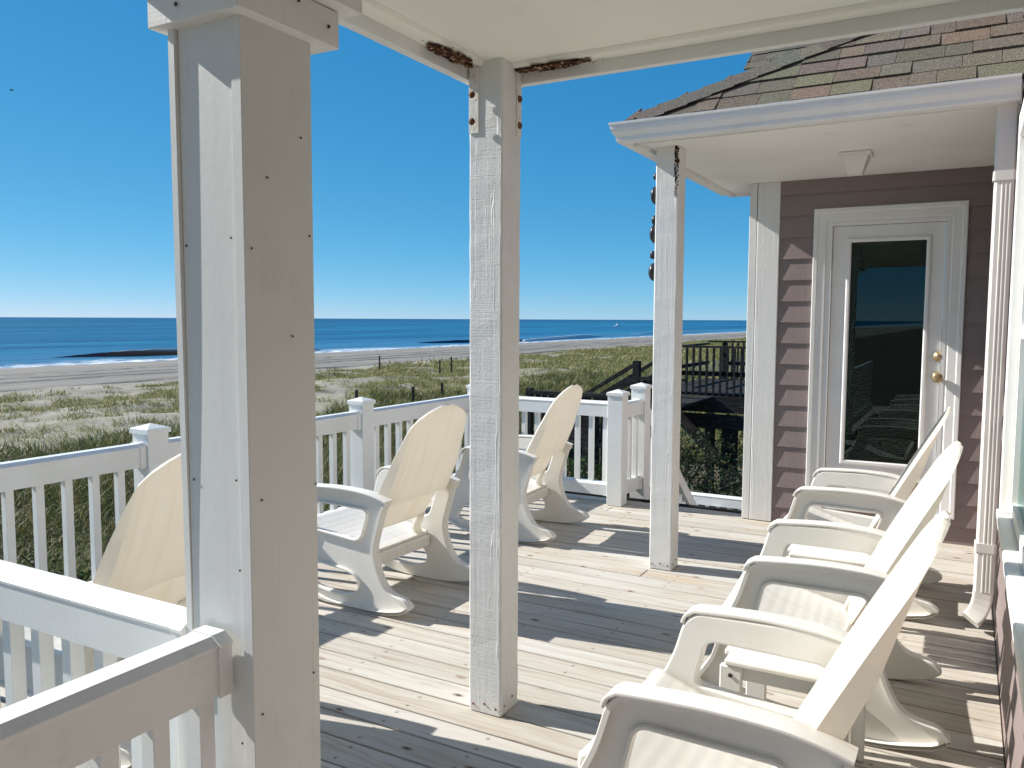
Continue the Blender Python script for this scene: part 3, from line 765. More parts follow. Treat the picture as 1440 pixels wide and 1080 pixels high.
for k in range(4):
    a, b = ring[k], ring[(k+1) % 4]
    for i in range(6): bm.faces.new((a[i], a[(i+1) % 6], b[(i+1) % 6], b[i]))
dk('glass_frame', bm, M['doorpaint'])
dk('glass', B((gx0+.001, gx1-.001, yd+.010, yd+.016, gz0+.001, gz1-.001)), M['glass'])
bm = bmesh.new(); z = gz0+.01
while z < gz1-.03:
    beam(bm, (gx0+.012, yd+.030, z), (gx1-.012, yd+.030, z), .011, .001, up=(0, .55, 1)); z += .0125
box(bm, gx0+.006, gx1-.006, yd+.022, yd+.040, gz1-.028, gz1-.004)
for xx in (gx0+.09, gx1-.09): box(bm, xx-.0012, xx+.0012, yd+.022, yd+.0232, gz0+.01, gz1-.03)
dk('blind', bm, M['blind'])
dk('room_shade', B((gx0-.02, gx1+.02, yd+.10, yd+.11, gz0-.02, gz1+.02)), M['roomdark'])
for zz, nm in ((1.262, 'deadbolt'), (1.122, 'door_knob')):
    bm = bmesh.new(); xk = -.168
    if nm == 'deadbolt': lathe(bm, [(.030, 0), (.031, .006), (.026, .014), (.018, .016), (.017, .022), (.006, .024)], (xk, yd, zz), 24, 'y')
    else: lathe(bm, [(.032, 0), (.033, .006), (.026, .010), (.013, .014), (.012, .030), (.022, .036), (.029, .046), (.029, .056), (.022, .064), (.008, .067)], (xk, yd, zz), 24, 'y')
    bmesh.ops.scale(bm, vec=(1.14, 1.14, 1.14), space=Matrix.Translation((-xk, -yd, -zz)), verts=bm.verts)
    dk(nm, bm, M['brass']).data.shade_smooth()
bm = bmesh.new(); box(bm, X0+.02, X1-.02, DW-.045, DW+.06, .155, .18, bev=.004); dk('threshold', bm, M['doorpaint'])
# side window
win = D.objects.new('window', None); col.objects.link(win); win.parent = H; win.location = (-.1, 0, 0)
bm = bmesh.new()
for a in ((WY0-.0, WY0+.09, WZ0, WZ1), (WY1-.09, WY1, WZ0, WZ1)): box(bm, HX-.045, HX+.03, *a, bev=.003)
box(bm, HX-.0445, HX+.03, WY0+.091, WY1-.091, WZ1-.10, WZ1, bev=.003)
kid('frame', bm, M['trim'], win)
bm = bmesh.new(); box(bm, HX-.054, HX+.03, WY0-.01, WY1+.004, WZ0-.03, WZ0-.001, bev=.005); box(bm, HX-.050, HX-.02, WY0, WY1, WZ0-.062, WZ0-.031, bev=.002); box(bm, HX-.036, HX-.02, WY0, WY1, WZ0-.10, WZ0-.063, bev=.002)
kid('sill', bm, M['trim'], win)
bm = bmesh.new(); ys = (WY0+.092, WY1-.092)
for y in (ys[0], (ys[0]+ys[1])/2-.025, ys[1]-.05): box(bm, HX-.008, HX+.028, y, y+.05, WZ0+.003, WZ1-.101)
for z in (WZ0+.003, WZ0+.70, WZ1-.152):
    box(bm, HX-.006, HX+.027, ys[0]+.051, (ys[0]+ys[1])/2-.026, z, z+.05); box(bm, HX-.006, HX+.027, (ys[0]+ys[1])/2+.026, ys[1]-.051, z, z+.05)
kid('sash', bm, M['doorpaint'], win)
kid('pane', B((HX+.012, HX+.017, WY0+.1, WY1-.1, WZ0+.01, WZ1-.11)), M['glass'], win)
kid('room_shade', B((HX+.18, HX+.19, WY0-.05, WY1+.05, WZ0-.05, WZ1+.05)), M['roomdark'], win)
kid('wall_trim', B((HX-.04, HX-.016, 5.35, 5.50, 2.6, 4.6)), M['trim'], H)

# porch ceiling over the camera, its edge boards and the roof above
bm = bmesh.new(); box(bm, -1.56, .165, -3.2, 2.66, 2.424, 2.445); kid('porch_ceiling', bm, M['ceiling'], H)
bm = bmesh.new(); sweep(bm, [(0, 0), (0, -.016), (.058, -.016), (.064, -.012), (.072, -.001), (.072, 0)], [(-1.624, -3.2, 2.4235), (-1.624, 2.723, 2.4235), (.165, 2.723, 2.4235)]); kid('edge_strip', bm, M['ceiling'], H)
bm = bmesh.new()
box(bm, -1.660, -1.625, -3.2, 2.758, 2.364, 2.66, bev=.002); box(bm, -1.6245, .165, 2.724, 2.7575, 2.3645, 2.66, bev=.002)
kid('edge_board', bm, M['trim'], H)
bm = bmesh.new(); box(bm, -1.682, -1.662, -3.2, 2.78, 2.40, 2.70); box(bm, -1.6615, .165, 2.76, 2.78, 2.40, 2.70); kid('fascia', bm, M['trim'], H)
bm = bmesh.new()
v = [bm.verts.new(c) for c in ((-1.80, -3.3, 2.70), (-1.80, 2.86, 2.70), (.18, 2.86, 2.70), (.18, -3.3, 2.70), (-.2, 1.26, 3.3), (.18, 1.26, 3.3), (-.2, -3.3, 3.3), (.18, -3.3, 3.3))]
for f in ((0, 1, 4, 6), (1, 2, 5, 4), (4, 5, 7, 6), (0, 3, 2, 1)): bm.faces.new([v[i] for i in f])
at = None
kid('near_roof', bm, M['roomdark'], H)
def rot_patch(name, cx, cy, lx, ly, seed):
    """flaked, rotted strip hanging off the ceiling edge"""
    r = random.Random(seed); bm = bmesh.new()
    for q_ in range(230):
        a = r.betavariate(1.6, 1.6)-.5; b = (r.random()-.5)*(1-abs(a)*1.2)
        if q_ > 170: a *= 1.5; b *= 1.25
        s = r.uniform(.004, .012) if q_ <= 170 else r.uniform(.0015, .005); x, y = cx+a*lx, cy+b*ly; z = 2.4065-r.uniform(0, .008)
        pts = [bm.verts.new((x+s*r.uniform(.6, 1.6)*math.cos(t)*(1.7 if lx > ly else 1), y+s*r.uniform(.6, 1.6)*math.sin(t)*(1.7 if ly > lx else 1), z+r.uniform(-.003, .0))) for t in [k*math.pi/3 for k in range(6)]]
        bm.faces.new(pts)
    o = kid(name, bm, M['rust'], H); o['label'] = 'rusty brown rotted patch'
rot_patch('rust_patch', -1.590, 2.42, .066, .28, 1)
rot_patch('rust_patch', -1.345, 2.688, .30, .066, 2)

# shingled porch roof
PAL = [(.155, .125, .092), (.135, .112, .088), (.185, .155, .108), (.118, .12, .106), (.13, .135, .122), (.10, .08, .066), (.125, .082, .07), (.16, .14, .105), (.09, .078, .068)]
def shingle_plane(bm, x0, x1, y0, z0, slope, length, hip=None, expo=.132, seed=1):
    """courses rising towards +y from the eave at y0,z0; hip: dx per dy of the left edge"""
    lay = bm.loops.layers.float_color.new('tint') if 'tint' not in bm.loops.layers.float_color else bm.loops.layers.float_color['tint']
    r = random.Random(seed); c = 1/math.sqrt(1+slope*slope); s = slope*c; n_ = Vector((0, -s, c))
    k = 0
    while k*expo < length:
        ua, ub = k*expo, (k+1)*expo+.012
        la = x0+(hip*ua*c if hip is not None else 0); lb = x0+(hip*ub*c if hip is not None else 0)
        x = x0-.4+r.uniform(0, .2)
        while x < x1:
            wd = r.choice((.12, .14, .165, .19, .22)); xe = x+wd
            t = r.choice((.006, .013)); cl = r.choice(PAL); cl = tuple(q*r.uniform(.8, 1.2)*w_ for q, w_ in zip([.55*q+.45*sum(cl)/3*m_ for q, m_ in zip(cl, (1.13, 1.0, .84))], (1.18, 1.13, .98)))
            a0, a1 = max(x+.0012, la), min(xe-.0012, x1); b0, b1 = max(x+.0012, lb), min(xe-.0012, x1)
            if a1-a0 > .006:
                if b1 <= b0: b0 = b1 = max(a0, min(b0, a1))-.0
                tap = .004
                def pt(xx, u, h): return Vector((xx, y0+u*c, z0+u*s))+n_*h
                sk = r.uniform(-.003, .003)
                v = [bm.verts.new(pt(*q)) for q in ((a0, ua+sk, .004+t), (a1, ua+sk, .004+t), (b1, ub, .003+t*.3), (b0, ub, .003+t*.3), (a0, ua+sk, -.004), (a1, ua+sk, -.004), (b1, ub, -.004), (b0, ub, -.004))]
                for f in ((0, 1, 2, 3), (4, 5, 1, 0), (5, 6, 2, 1), (7, 4, 0, 3)):
                    try: fc = bm.faces.new([v[i] for i in f])
                    except ValueError: continue
                    for lp in fc.loops: lp[lay] = (*(cl if f == (0, 1, 2, 3) else (.03, .028, .025)), 1)
            x = xe
        k += 1
def hip_caps(bm, p, d, side_a, side_b, n, wd=.14, seed=3):
    lay = bm.loops.layers.float_color['tint']; r = random.Random(seed); st = .135; d = Vector(d).normalized()
    for i in range(n):
        a = Vector(p)+d*(st*i); b = a+d*(st*1.45); cl = r.choice(PAL[:6]); cl = tuple(q*r.uniform(.85, 1.1) for q in cl)
        up = Vector((0, 0, 1))
        q = []
        for pnt, h in ((a, .033), (b, .024)):
            m = pnt+up*h
            q.append([m+side_a*wd, m, m+side_b*.07])
        lo = [v-up*.012 for v in q[0]]
        vv = [[bm.verts.new(x) for x in row] for row in (*q, lo)]
        fs = [bm.faces.new((vv[0][0], vv[0][1], vv[1][1], vv[1][0])), bm.faces.new((vv[0][1], vv[0][2], vv[1][2], vv[1][1])),
              bm.faces.new((vv[2][0], vv[2][1], vv[0][1], vv[0][0])), bm.faces.new((vv[2][1], vv[2][2], vv[0][2], vv[0][1])),
              bm.faces.new((vv[0][2], vv[2][2], vv[1][2]))]
        for j, f in enumerate(fs):
            for lp in f.loops: lp[lay] = (*(cl if j < 2 else (.02, .02, .02)), 1)
EY, EX, EZ, SL, HM = 4.42, -1.735, 2.605, .82, 1.9
bm = bmesh.new()
shingle_plane(bm, EX, .18, EY, EZ, SL, 2.35, hip=HM, expo=.143, seed=4)
hd = Vector((HM, 1, SL)); S2 = SL/HM
wf = hd.cross(Vector((0, -SL, 1))).normalized(); wf = wf if wf.z < 0 else -wf
wb = hd.cross(Vector((-S2, 0, 1))).normalized(); wb = wb if wb.z < 0 else -wb
hip_caps(bm, tuple(Vector((EX, EY, EZ))+hd.normalized()*.05), hd, wf, wb, 17, wd=.125)
lay = bm.loops.layers.float_color['tint']
v = [bm.verts.new(c) for c in ((EX, EY, EZ-.006), (.18, EY, EZ-.006), (.18, EY+1.0, EZ+1.0*SL-.006), (EX+HM, EY+1.0, EZ+1.0*SL-.006), (EX, 6.7, EZ-.006), (EX+HM, 6.7, EZ+1.0*SL-.006))]
for f in ((0, 1, 2, 3), (0, 3, 5, 4)):
    fc = bm.faces.new([v[i] for i in f])
    for lp in fc.loops: lp[lay] = (.09, .08, .07, 1)
kid('shingle_roof', bm, M['shingle'], H)
# higher roof farther back
bm = bmesh.new()
shingle_plane(bm, -2.33, .3, 9.5, 4.3, .95, 2.6, hip=.12, expo=.15, seed=9)
kid('upper_roof', bm, M['shingle'], H)
bm = bmesh.new(); box(bm, -2.28, .2, 9.56, 9.70, 4.12, 4.29); box(bm, -2.1, .2, 9.72, 9.9, 2.9, 4.25); kid('upper_eave', bm, M['trim'], H)
# soffit, fascia and gutter of the porch
bm = bmesh.new(); box(bm, -1.668, .168, 4.475, 6.60, 2.50, 2.52); kid('porch_soffit', bm, M['soffit'], H)
bm = bmesh.new(); box(bm, -1.70, -1.67, 4.46, 6.62, 2.475, 2.60); box(bm, -1.669, .168, 4.455, 4.473, 2.487, 2.60); box(bm, -1.668, -1.30, 6.602, 6.62, 2.475, 2.60)
kid('porch_fascia', bm, M['trim'], H)
GP = [(0, 0), (.066, 0), (.072, .008), (.074, .028), (.082, .040), (.094, .055), (.099, .072), (.099, .092), (.106, .094), (.107, .106), (.096, .107), (.094, .100), (.092, .060), (.064, .012), (.004, .006), (.004, .108), (0, .108)]
bm = bmesh.new()
sweep(bm, [(a, b) for a, b in GP], [(-1.703, 6.62, 2.492), (-1.703, 4.452, 2.492), (.160, 4.452, 2.492)])
gt = kid('gutter', bm, M['gutter'], H)
gm = bmesh.new()                                # the lapped strip and rivets beside the mitre
sweep(gm, [(a*1.004+.0004, b) for a, b in GP[1:9]], [(-1.63, 4.4515, 2.4918), (-1.612, 4.4515, 2.4918)], close=False)
for zz in (2.527, 2.57): lathe(gm, [(.003, 0), (.003, .001), (.001, .002)], (-1.645, 4.452-.094-(.004 if zz > 2.55 else -.012), zz), 8, 'y')
kid('gutter_seam', gm, M['gutter'], gt)
# downspout
bm = bmesh.new()
def ds_prof(a, b):
    q = round_poly([(-a, -b), (a, -b), (a, b), (-a, b)], .012, 4)
    return q
def ds_ribs(a, b):
    # three pressed ribs on the face turned to the viewer
    pts = [(-a, -b+.012), (-a+.012, -b)]
    for c in (-.006, .010, .026): pts += [(c-.005, -b), (c-.002, -b-.0028), (c+.002, -b-.0028), (c+.005, -b)]
    pts += [(a-.004, -b), (a, -b+.004)]+round_poly([(a, b), (-a, b)], .01, 1)[1:3]
    return pts
dsx, dsy = .115, 4.475
def pipe(pr, path):
    rings = []
    for k, p in enumerate(path):
        p = Vector(p); t = (Vector(path[min(k+1, len(path)-1)])-Vector(path[max(k-1, 0)])).normalized()
        sx = Vector((1, 0, 0)); sx = (sx-t*sx.dot(t)).normalized(); sy = sx.cross(t).normalized()
        rings.append([bm.verts.new(p+sx*a+sy*b) for a, b in pr])
    m = len(pr)
    for a, b in zip(rings, rings[1:]):
        for i in range(m): bm.faces.new((a[i], a[(i+1) % m], b[(i+1) % m], b[i]))
    bm.faces.new(rings[0]); bm.faces.new(rings[-1])
pipe(ds_prof(.042, .034), [(dsx, dsy, 2.494), (dsx, dsy, 2.17)])
pipe(ds_ribs(.041, .033), [(dsx, dsy, 2.18), (dsx, dsy, .42)])
pipe(ds_ribs(.043, .035), [(dsx, dsy, .43), (dsx, dsy, .205)])
pipe(ds_prof(.043, .035), [(dsx, dsy, .204)]+[(dsx-.085*(1-math.cos(t)), dsy-.06*(1-math.cos(t)), .20-.155*math.sin(t)) for t in [k*math.pi/14 for k in range(1, 6)]])
for zz in (2.17, .42): pipe(ds_prof(.047, .039), [(dsx, dsy, zz+.022), (dsx, dsy, zz-.022)])
kid('downspout', bm, M['downspout'], H)
# soffit light
t = empty('ceiling_light', 'small white tapered ceiling light on the porch soffit above the door', 'ceiling light', (-.63, 5.36, 2.5))
kid('base_plate', B((-.72, -.54, 5.27, 5.45, 2.478, 2.4985), bev=.004), M['trim'], t)
bm = bmesh.new()
def frust(bm, cx, cy, a, z0, b, z1):
    lo = [bm.verts.new((cx+i*a, cy+j*a, z0)) for i, j in ((-1, -1), (1, -1), (1, 1), (-1, 1))]; hi = [bm.verts.new((cx+i*b, cy+j*b, z1)) for i, j in ((-1, -1), (1, -1), (1, 1), (-1, 1))]
    bm.faces.new(lo); bm.faces.new(hi)
    for i in range(4): bm.faces.new((lo[i], lo[(i+1) % 4], hi[(i+1) % 4], hi[i]))
frust(bm, -.63, 5.36, .038, 2.372, .075, 2.477); kid('lamp_shade', bm, M['lampglass'], t)
# dark ornament string
t = empty('hanging_ornament', 'string of dark round beads hanging on the seaward side of the far porch post', 'ornament', (-1.66, 4.66, 2.4))
bm = bmesh.new(); beam(bm, (-1.645, 4.715, 2.47), (-1.645, 4.715, 1.75), .004, .004); kid('cord', bm, M['ornament'], t)
for zz, rr, rz in ((2.345, .016, .02), (2.235, .026, .052), (2.09, .020, .03), (2.01, .028, .055), (1.885, 0, 0), (1.785, .032, .054)):
    bm = bmesh.new()
    if rr == 0: box(bm, -1.676, -1.640, 4.69, 4.75, zz-.022, zz+.022, bev=.006)
    else:
        bmesh.ops.create_uvsphere(bm, u_segments=18, v_segments=12, radius=1); bmesh.ops.scale(bm, vec=(rr, rz, rz), verts=bm.verts); bmesh.ops.translate(bm, vec=(-1.655, 4.715, zz), verts=bm.verts)
    kid('bead', bm, M['ornament'], t, True)

# ------------------------------------------------------------------ rocking chairs
def bake(o, smooth_angle=None):
    dg = bpy.context.evaluated_depsgraph_get(); me = D.meshes.new_from_object(o.evaluated_get(dg)); o.modifiers.clear(); old = o.data; o.data = me; D.meshes.remove(old)
def chair_proto():
    e = empty('rocking_chair')
    outer = round_poly([(-.335, .577, .025), (-.295, .614, .04), (.05, .624, .25), (.215, .590, .02), (.22, .565, .01), (.200, .545, .02), (.16, .42, .15), (.135, .33, .12), (.155, .24, .12), (.21, .13, .08), (.33, .105, .03), (.368, .068, .02), (.32, .032, .05), (.18, .004, .2), (-.02, -.0, .3), (-.2, .008, .25), (-.37, .05, .15), (-.515, .125, .015), (-.50, .155, .02), (-.455, .22, .1), (-.41, .38, .08), (-.365, .47, .1)], .03, 5)
    h1 = round_poly([(-.262, .534, .035), (.09, .528, .04), (.035, .365, .05), (-.295, .392, .03)], .03, 5)
    h2 = round_poly([(-.33, .215, .04), (-.06, .195, .1), (.015, .17, .04), (.028, .10, .04), (-.06, .065, .08), (-.24, .075, .1), (-.385, .125, .03)], .03, 5)
    # moulded shell: a smooth inner face with rims turned outwards round the outline and both openings
    def inset(lp, d):
        k = len(lp); P2 = [Vector(p) for p in lp]; ar = sum(P2[q].x*P2[(q+1) % k].y-P2[(q+1) % k].x*P2[q].y for q in range(k)); out = []
        for q in range(k):
            a = 1
            while (P2[(q+a) % k]-P2[(q-a) % k]).length < .006: a += 1
            t = (P2[(q+a) % k]-P2[(q-a) % k]).normalized(); nn = Vector((-t.y, t.x))*(1 if ar > 0 else -1)
            out.append(tuple(P2[q]+nn*d))
        return out
    for s in (-1, 1):
        bm = bmesh.new()
        for lps, dep, bv, yy in (([outer, h1, h2], .024, .007, .292), ([outer, inset(outer, .013)], .030, .003, .3175), ([inset(h1, -.011), h1], .018, .003, .3115), ([inset(h2, -.011), h2], .018, .003, .3115)):
            me = plate(lps, dep, bv); me.transform(Matrix.Translation((0, s*yy, 0))); bm.from_mesh(me); D.meshes.remove(me)
        f = obj('side_frame', bm, M['plastic'], e, True, recalc=False); f.data.set_sharp_from_angle(angle=.6)
    for s in (-1, 1):
        bm = bmesh.new(); path = smooth_path([(-.339, s*.314, .578), (-.331, s*.314, .598), (-.312, s*.314, .613), (-.28, s*.314, .621), (-.1, s*.314, .630), (.06, s*.311, .624), (.15, s*.308, .609), (.222, s*.305, .588)], 5, False)
        pr = round_poly([(-.035, -.007), (.035, -.007), (.035, .004), (-.035, .004)], .003, 2); rings = []
        for i, p in enumerate(path):
            p = Vector(p); t = (Vector(path[min(i+1, len(path)-1)])-Vector(path[max(i-1, 0)])).normalized(); sd = Vector((0, -1, 0)); u = sd.cross(t).normalized()
            if u.z < -.01 or (abs(u.z) < .3 and u.x > 0): u = -u
            rings.append([bm.verts.new(p+sd*a+u*b) for a, b in pr])
        m = len(pr)
        for a, b in zip(rings, rings[1:]):
            for i in range(m): bm.faces.new((a[i], a[(i+1) % m], b[(i+1) % m], b[i]))
        bm.faces.new(rings[0]); bm.faces.new(rings[-1])
        obj('armrest', bm, M['plastic'], e, True).data.set_sharp_from_angle(angle=.6)
    # seat
    bm = bmesh.new(); prof = [(-.425, .335), (-.432, .375), (-.428, .402), (-.41, .414), (-.385, .413)]
    for i in range(60):
        t = (i+1)/60; x = -.385+t*.425; z = .413-.128*t-.010*math.sin(math.pi*t)
        prof.append((x, z+.0003*math.sin(2*math.pi*x/.042)))
    ys = [-.272, -.258, -.14, 0, .14, .258, .272]; rows = []
    for x, z in prof: rows.append([bm.verts.new((x, y, z+(.006 if abs(y) > .265 else -.004*(1-(y/.26)**2)))) for y in ys])
    low = [[bm.verts.new((x+.012*(i < 4), y, z-.016)) for y in ys] for i, (x, z) in enumerate(prof)]
    for a, b in ((rows, 1), (low, -1)):
        for r0, r1 in zip(a, a[1:]):
            for i in range(len(ys)-1): bm.faces.new((r0[i], r0[i+1], r1[i+1], r1[i]) if b > 0 else (r0[i], r1[i], r1[i+1], r0[i+1]))
    for i in range(len(ys)-1):
        bm.faces.new((rows[0][i], low[0][i], low[0][i+1], rows[0][i+1])); bm.faces.new((rows[-1][i], rows[-1][i+1], low[-1][i+1], low[-1][i]))
    for k in range(len(prof)-1):
        bm.faces.new((rows[k][0], rows[k+1][0], low[k+1][0], low[k][0])); bm.faces.new((rows[k][-1], low[k][-1], low[k+1][-1], rows[k+1][-1]))
    obj('seat', bm, M['plastic'], e, True)
    bm = bmesh.new(); box(bm, .004, .060, -.268, .268, .205, .268, bev=.008, seg=2); obj('cross_rail', bm, M['plastic'], e)
    # back shell
    # back: a hollow shield, wide at the arms, with a narrow neck and two feet on the cross rail
    bm = bmesh.new(); ax = Vector((.460, 0, .888)); nb = Vector((.888, 0, -.460)); base = Vector((-.037, 0, .300)); Lb = .855
    HT = [.137, .355, .368, .60, .80, .87, .915, .955, .982, 1.]; HW = [.238, .262, .286, .281, .266, .254, .222, .168, .112, .050]
    DT = [.137, .355, .368, .60, .87, 1.]; DD = [.034, .040, .082, .070, .026, .016]
    ts = sorted(set([.137+.0121*k for k in range(60)]+[.355, .368, .87, .92, .94, .96, .985, 1.])); ts = [t for t in ts if t <= 1]
    nv = 23; fr, bk = [], []
    for t in ts:
        w_ = float(np.interp(t, HT, HW)); d_ = float(np.interp(t, DT, DD)); ra, rb = [], []
        for j in range(nv):
            v_ = -1+2*j/(nv-1); v_ = math.copysign(abs(v_)**.9, v_)
            dish = .014*(1-v_*v_)*min(1, max(0, (t-.15)*4))-.010*math.sin(math.pi*t)
            edge = max(0, abs(v_)-.86)/.14; slot = math.cos(v_*math.pi*3.5)
            emb = .0022*max(0, min(1, slot/.2))*max(0, min(1, (t-.30)/.05, (.80-t)/.05))*(1 if abs(v_) < .8 else 0)
            pc = base+ax*(t*Lb)
            ra.append(bm.verts.new(pc+Vector((0, v_*w_, 0))+nb*(dish+emb+.020*edge*edge)))
            rb.append(bm.verts.new(pc+Vector((0, v_*(w_-.010*min(1, d_/.05)), 0))+nb*(d_-.010*math.sin(math.pi*t)-emb*1.6-.004*edge*edge)))
        fr.append(ra); bk.append(rb)
    for a, b, c_, d_ in zip(fr, fr[1:], bk, bk[1:]):
        for i in range(nv-1): bm.faces.new((a[i], a[i+1], b[i+1], b[i])); bm.faces.new((c_[i], d_[i], d_[i+1], c_[i+1]))
        bm.faces.new((a[0], b[0], d_[0], c_[0])); bm.faces.new((a[-1], c_[-1], d_[-1], b[-1]))
    for q in (0, -1):
        for i in range(nv-1): bm.faces.new((fr[q][i], bk[q][i], bk[q][i+1], fr[q][i+1]))
    for s in (-1, 1):
        sweep(bm, round_poly([(-.026, -.015), (.026, -.015), (.026, .015), (-.026, .015)], .006, 2), [base+ax*.13+nb*.02+Vector((0, s*.208, 0)), base+ax*.03+nb*.026+Vector((0, s*.210, 0)), Vector((.03, s*.212, .255))], up=(1, 0, .3))
    o = obj('backrest', bm, M['plastic_thin'], e, True); o.data.set_sharp_from_angle(angle=1.15)
    return e
CH = [(-2.67, 1.90, .12, 'white plastic rocking chair half hidden behind the boxed column, back stained brown'),
      (-2.71, 3.53, -.02, 'white plastic rocking chair seen from behind, just left of the roof corner post'),
      (-2.70, 5.06, .05, 'white plastic rocking chair farthest along the sea railing, just right of the roof corner post'),
      (-.39, 2.10, 0, 'white plastic rocking chair nearest the viewer, by the house window at bottom right'),
      (-.375, 3.37, .07, 'white plastic rocking chair in the middle of the row along the house wall'),
      (-.43, 4.78, 0, 'white plastic rocking chair directly in front of the door, farthest of the house row')]
cp = chair_proto()
for i, (x, y, rz, lb) in enumerate(CH):
    c = cp if i == 0 else copy_tree(cp)
    c.location = (x, y, 0); c.rotation_euler = (0, 0, rz); tag(c, lb, 'rocking chair', 'white plastic rocking chairs on the deck')

# ------------------------------------------------------------------ side tables
def table_proto():
    e = empty('side_table'); zt = .425
    bm = bmesh.new()
    for i in range(5):
        y0 = -.205+i*.0825; a = .205 if 0 < i < 4 else .185
        box(bm, -a, a, y0, y0+.079, zt-.02, zt, bev=.006, seg=2)
    obj('top', bm, M['plastic'], e)
    for s in (-1, 1): obj('apron', B((-.17, .17, s*.165-.01, s*.165+.01, zt-.07, zt-.0215), bev=.003), M['plastic'], e)
    for sx in (-1, 1):
        for sy in (-1, 1):
            l = obj('leg', B((sx*.165-.035, sx*.165+.035, sy*.188-.012, sy*.188+.012, .002, zt-.0215), bev=.004), M['plastic'], e)
            b2 = bmesh.new(); lathe(b2, [(.007, 0), (.007, -.003*sy), (.003, -.004*sy)], (sx*.165, sy*.2005, zt-.05), 10, 'y'); obj('screw', b2, M['screw'], l)
    return e
tp = table_proto(); t2 = copy_tree(tp)
tp.location = (-.45, 2.74, 0); tag(tp, 'small white slatted side table between the nearest and middle house side chairs', 'side table', 'white side tables between the chairs')
t2.location = (-.50, 4.08, 0); tag(t2, 'small white slatted side table between the middle chair and the chair by the door', 'side table', 'white side tables between the chairs')

# ------------------------------------------------------------------ weathered beach walkway beyond
def walkway():
    e = empty('beach_walkway', 'dark weathered timber walkway platform with railings on tall posts beyond the deck', 'walkway', (-3.5, 17, -2.4))
    K = lambda n_, bm: kid(n_, bm, M['timber'], e)
    bm = bmesh.new(); r = random.Random(2)
    x = -5.7
    while x < -.4: box(bm, x, x+.134, 15.9, 20.1, .02, .058+r.uniform(-.004, .004)); x += .142
    K('deck_boards', bm)
    for y in (15.84, 20.14): K('rim_joist', B((-5.7, -.4, y-.04, y+.04, -.30, .015), (-5.7, -.4, y-.045, y+.045, -.62, -.34)))
    for y in (15.94, 20.06):
        K('top_rail', B((-5.3 if y < 16 else -5.6, -.4, y-.07, y+.07, .955, .995))); K('middle_rail', B((-5.25, -.4, y+.01, y+.05, .40, .49)))
        x = -5.13
        while x < -.5:
            K('baluster', B((x-.02, x+.02, y-.09, y-.045, -.02, .953))); x += .1345
        for x in (-5.2, -3.1, -.9): K('rail_post', B((x-.045, x+.045, y-.042, y+.048, -.3, .954)))
    K('side_rail', B((-5.62, -5.54, 16.9, 20, .90, .94), (-5.62, -5.56, 16.9, 20, .42, .5)))
    for x, y in ((-4.37, 15.9), (-4.0, 15.98), (-2.4, 15.9), (-5.45, 15.9), (-4.3, 20), (-2.4, 20), (-5.5, 20)):
        w_ = .13 if x == -4.0 else .08
        K('piling', B((x-w_, x+w_, y-w_, y+w_, -3.4, -.622)))
    bm = bmesh.new(); beam(bm, (-5.6, 15.72, .25), (-3.68, 15.72, -1.66), .06, .22); K('brace', bm)
    bm = bmesh.new(); beam(bm, (-4.55, 15.6, -2.2), (-3.55, 15.6, -1.5), .06, .18); K('brace', bm)
    bm = bmesh.new(); beam(bm, (-4.15, 15.62, -.35), (-4.95, 15.62, -1.9), .035, .035); K('pole', bm)
    # steps down towards the beach with their sloping handrails
    for y in (14.0, 15.1):
        bm = bmesh.new(); beam(bm, (-6.35, y, .02), (-5.24, y, .70), .09, .06); beam(bm, (-6.35, y, -.25), (-5.24, y, .43), .05, .10); K('handrail', bm)
        K('rail_post', B((-5.27, -5.15, y-.06, y+.06, -1.2, .76))); K('rail_post', B((-6.30, -6.20, y-.05, y+.05, -1.6, .10)))
        bm = bmesh.new(); beam(bm, (-6.6, y, -1.0), (-5.2, y, -.15), .06, .24); K('stringer', bm)
    for i in range(5): K('tread', B((-5.5-.27*i, -5.22-.27*i, 14.05, 15.05, -.16-.17*i, -.12-.17*i)))
    K('landing_boards', B((-5.2, -4.3, 13.9, 15.8, -.03, .015)))
    K('top_rail', B((-5.15, -4.3, 13.93, 14.05, .42, .47)))
    x = -5.05
    while x < -4.3: K('baluster', B((x-.022, x+.022, 13.98, 14.02, -.3, .42))); x += .13
    return e
walkway()
def low_fence():
    e = empty('picket_fence', 'low dark timber picket fence just beyond the far white railing', 'fence', (-5.2, 12, -1.6))
    K = lambda n_, bm: kid(n_, bm, M['timber'], e)
    K('top_rail', B((-6.3, -4.35, 11.94, 12.06, .26, .325))); K('lower_rail', B((-6.3, -4.35, 11.98, 12.03, -.55, -.47)))
    r = random.Random(4); x = -6.25
    while x < -4.42:
        w_ = r.uniform(.085, .11); K('picket', B((x, x+w_, 12.032, 12.055, -1.0+r.uniform(-.05, .05), .255))); x += w_+r.uniform(.02, .045)
    for x in (-6.34, -5.3, -4.33): K('post', B((x-.05, x+.05, 11.95, 12.05, -2.9, .36 if x < -6 else .25)))
low_fence()

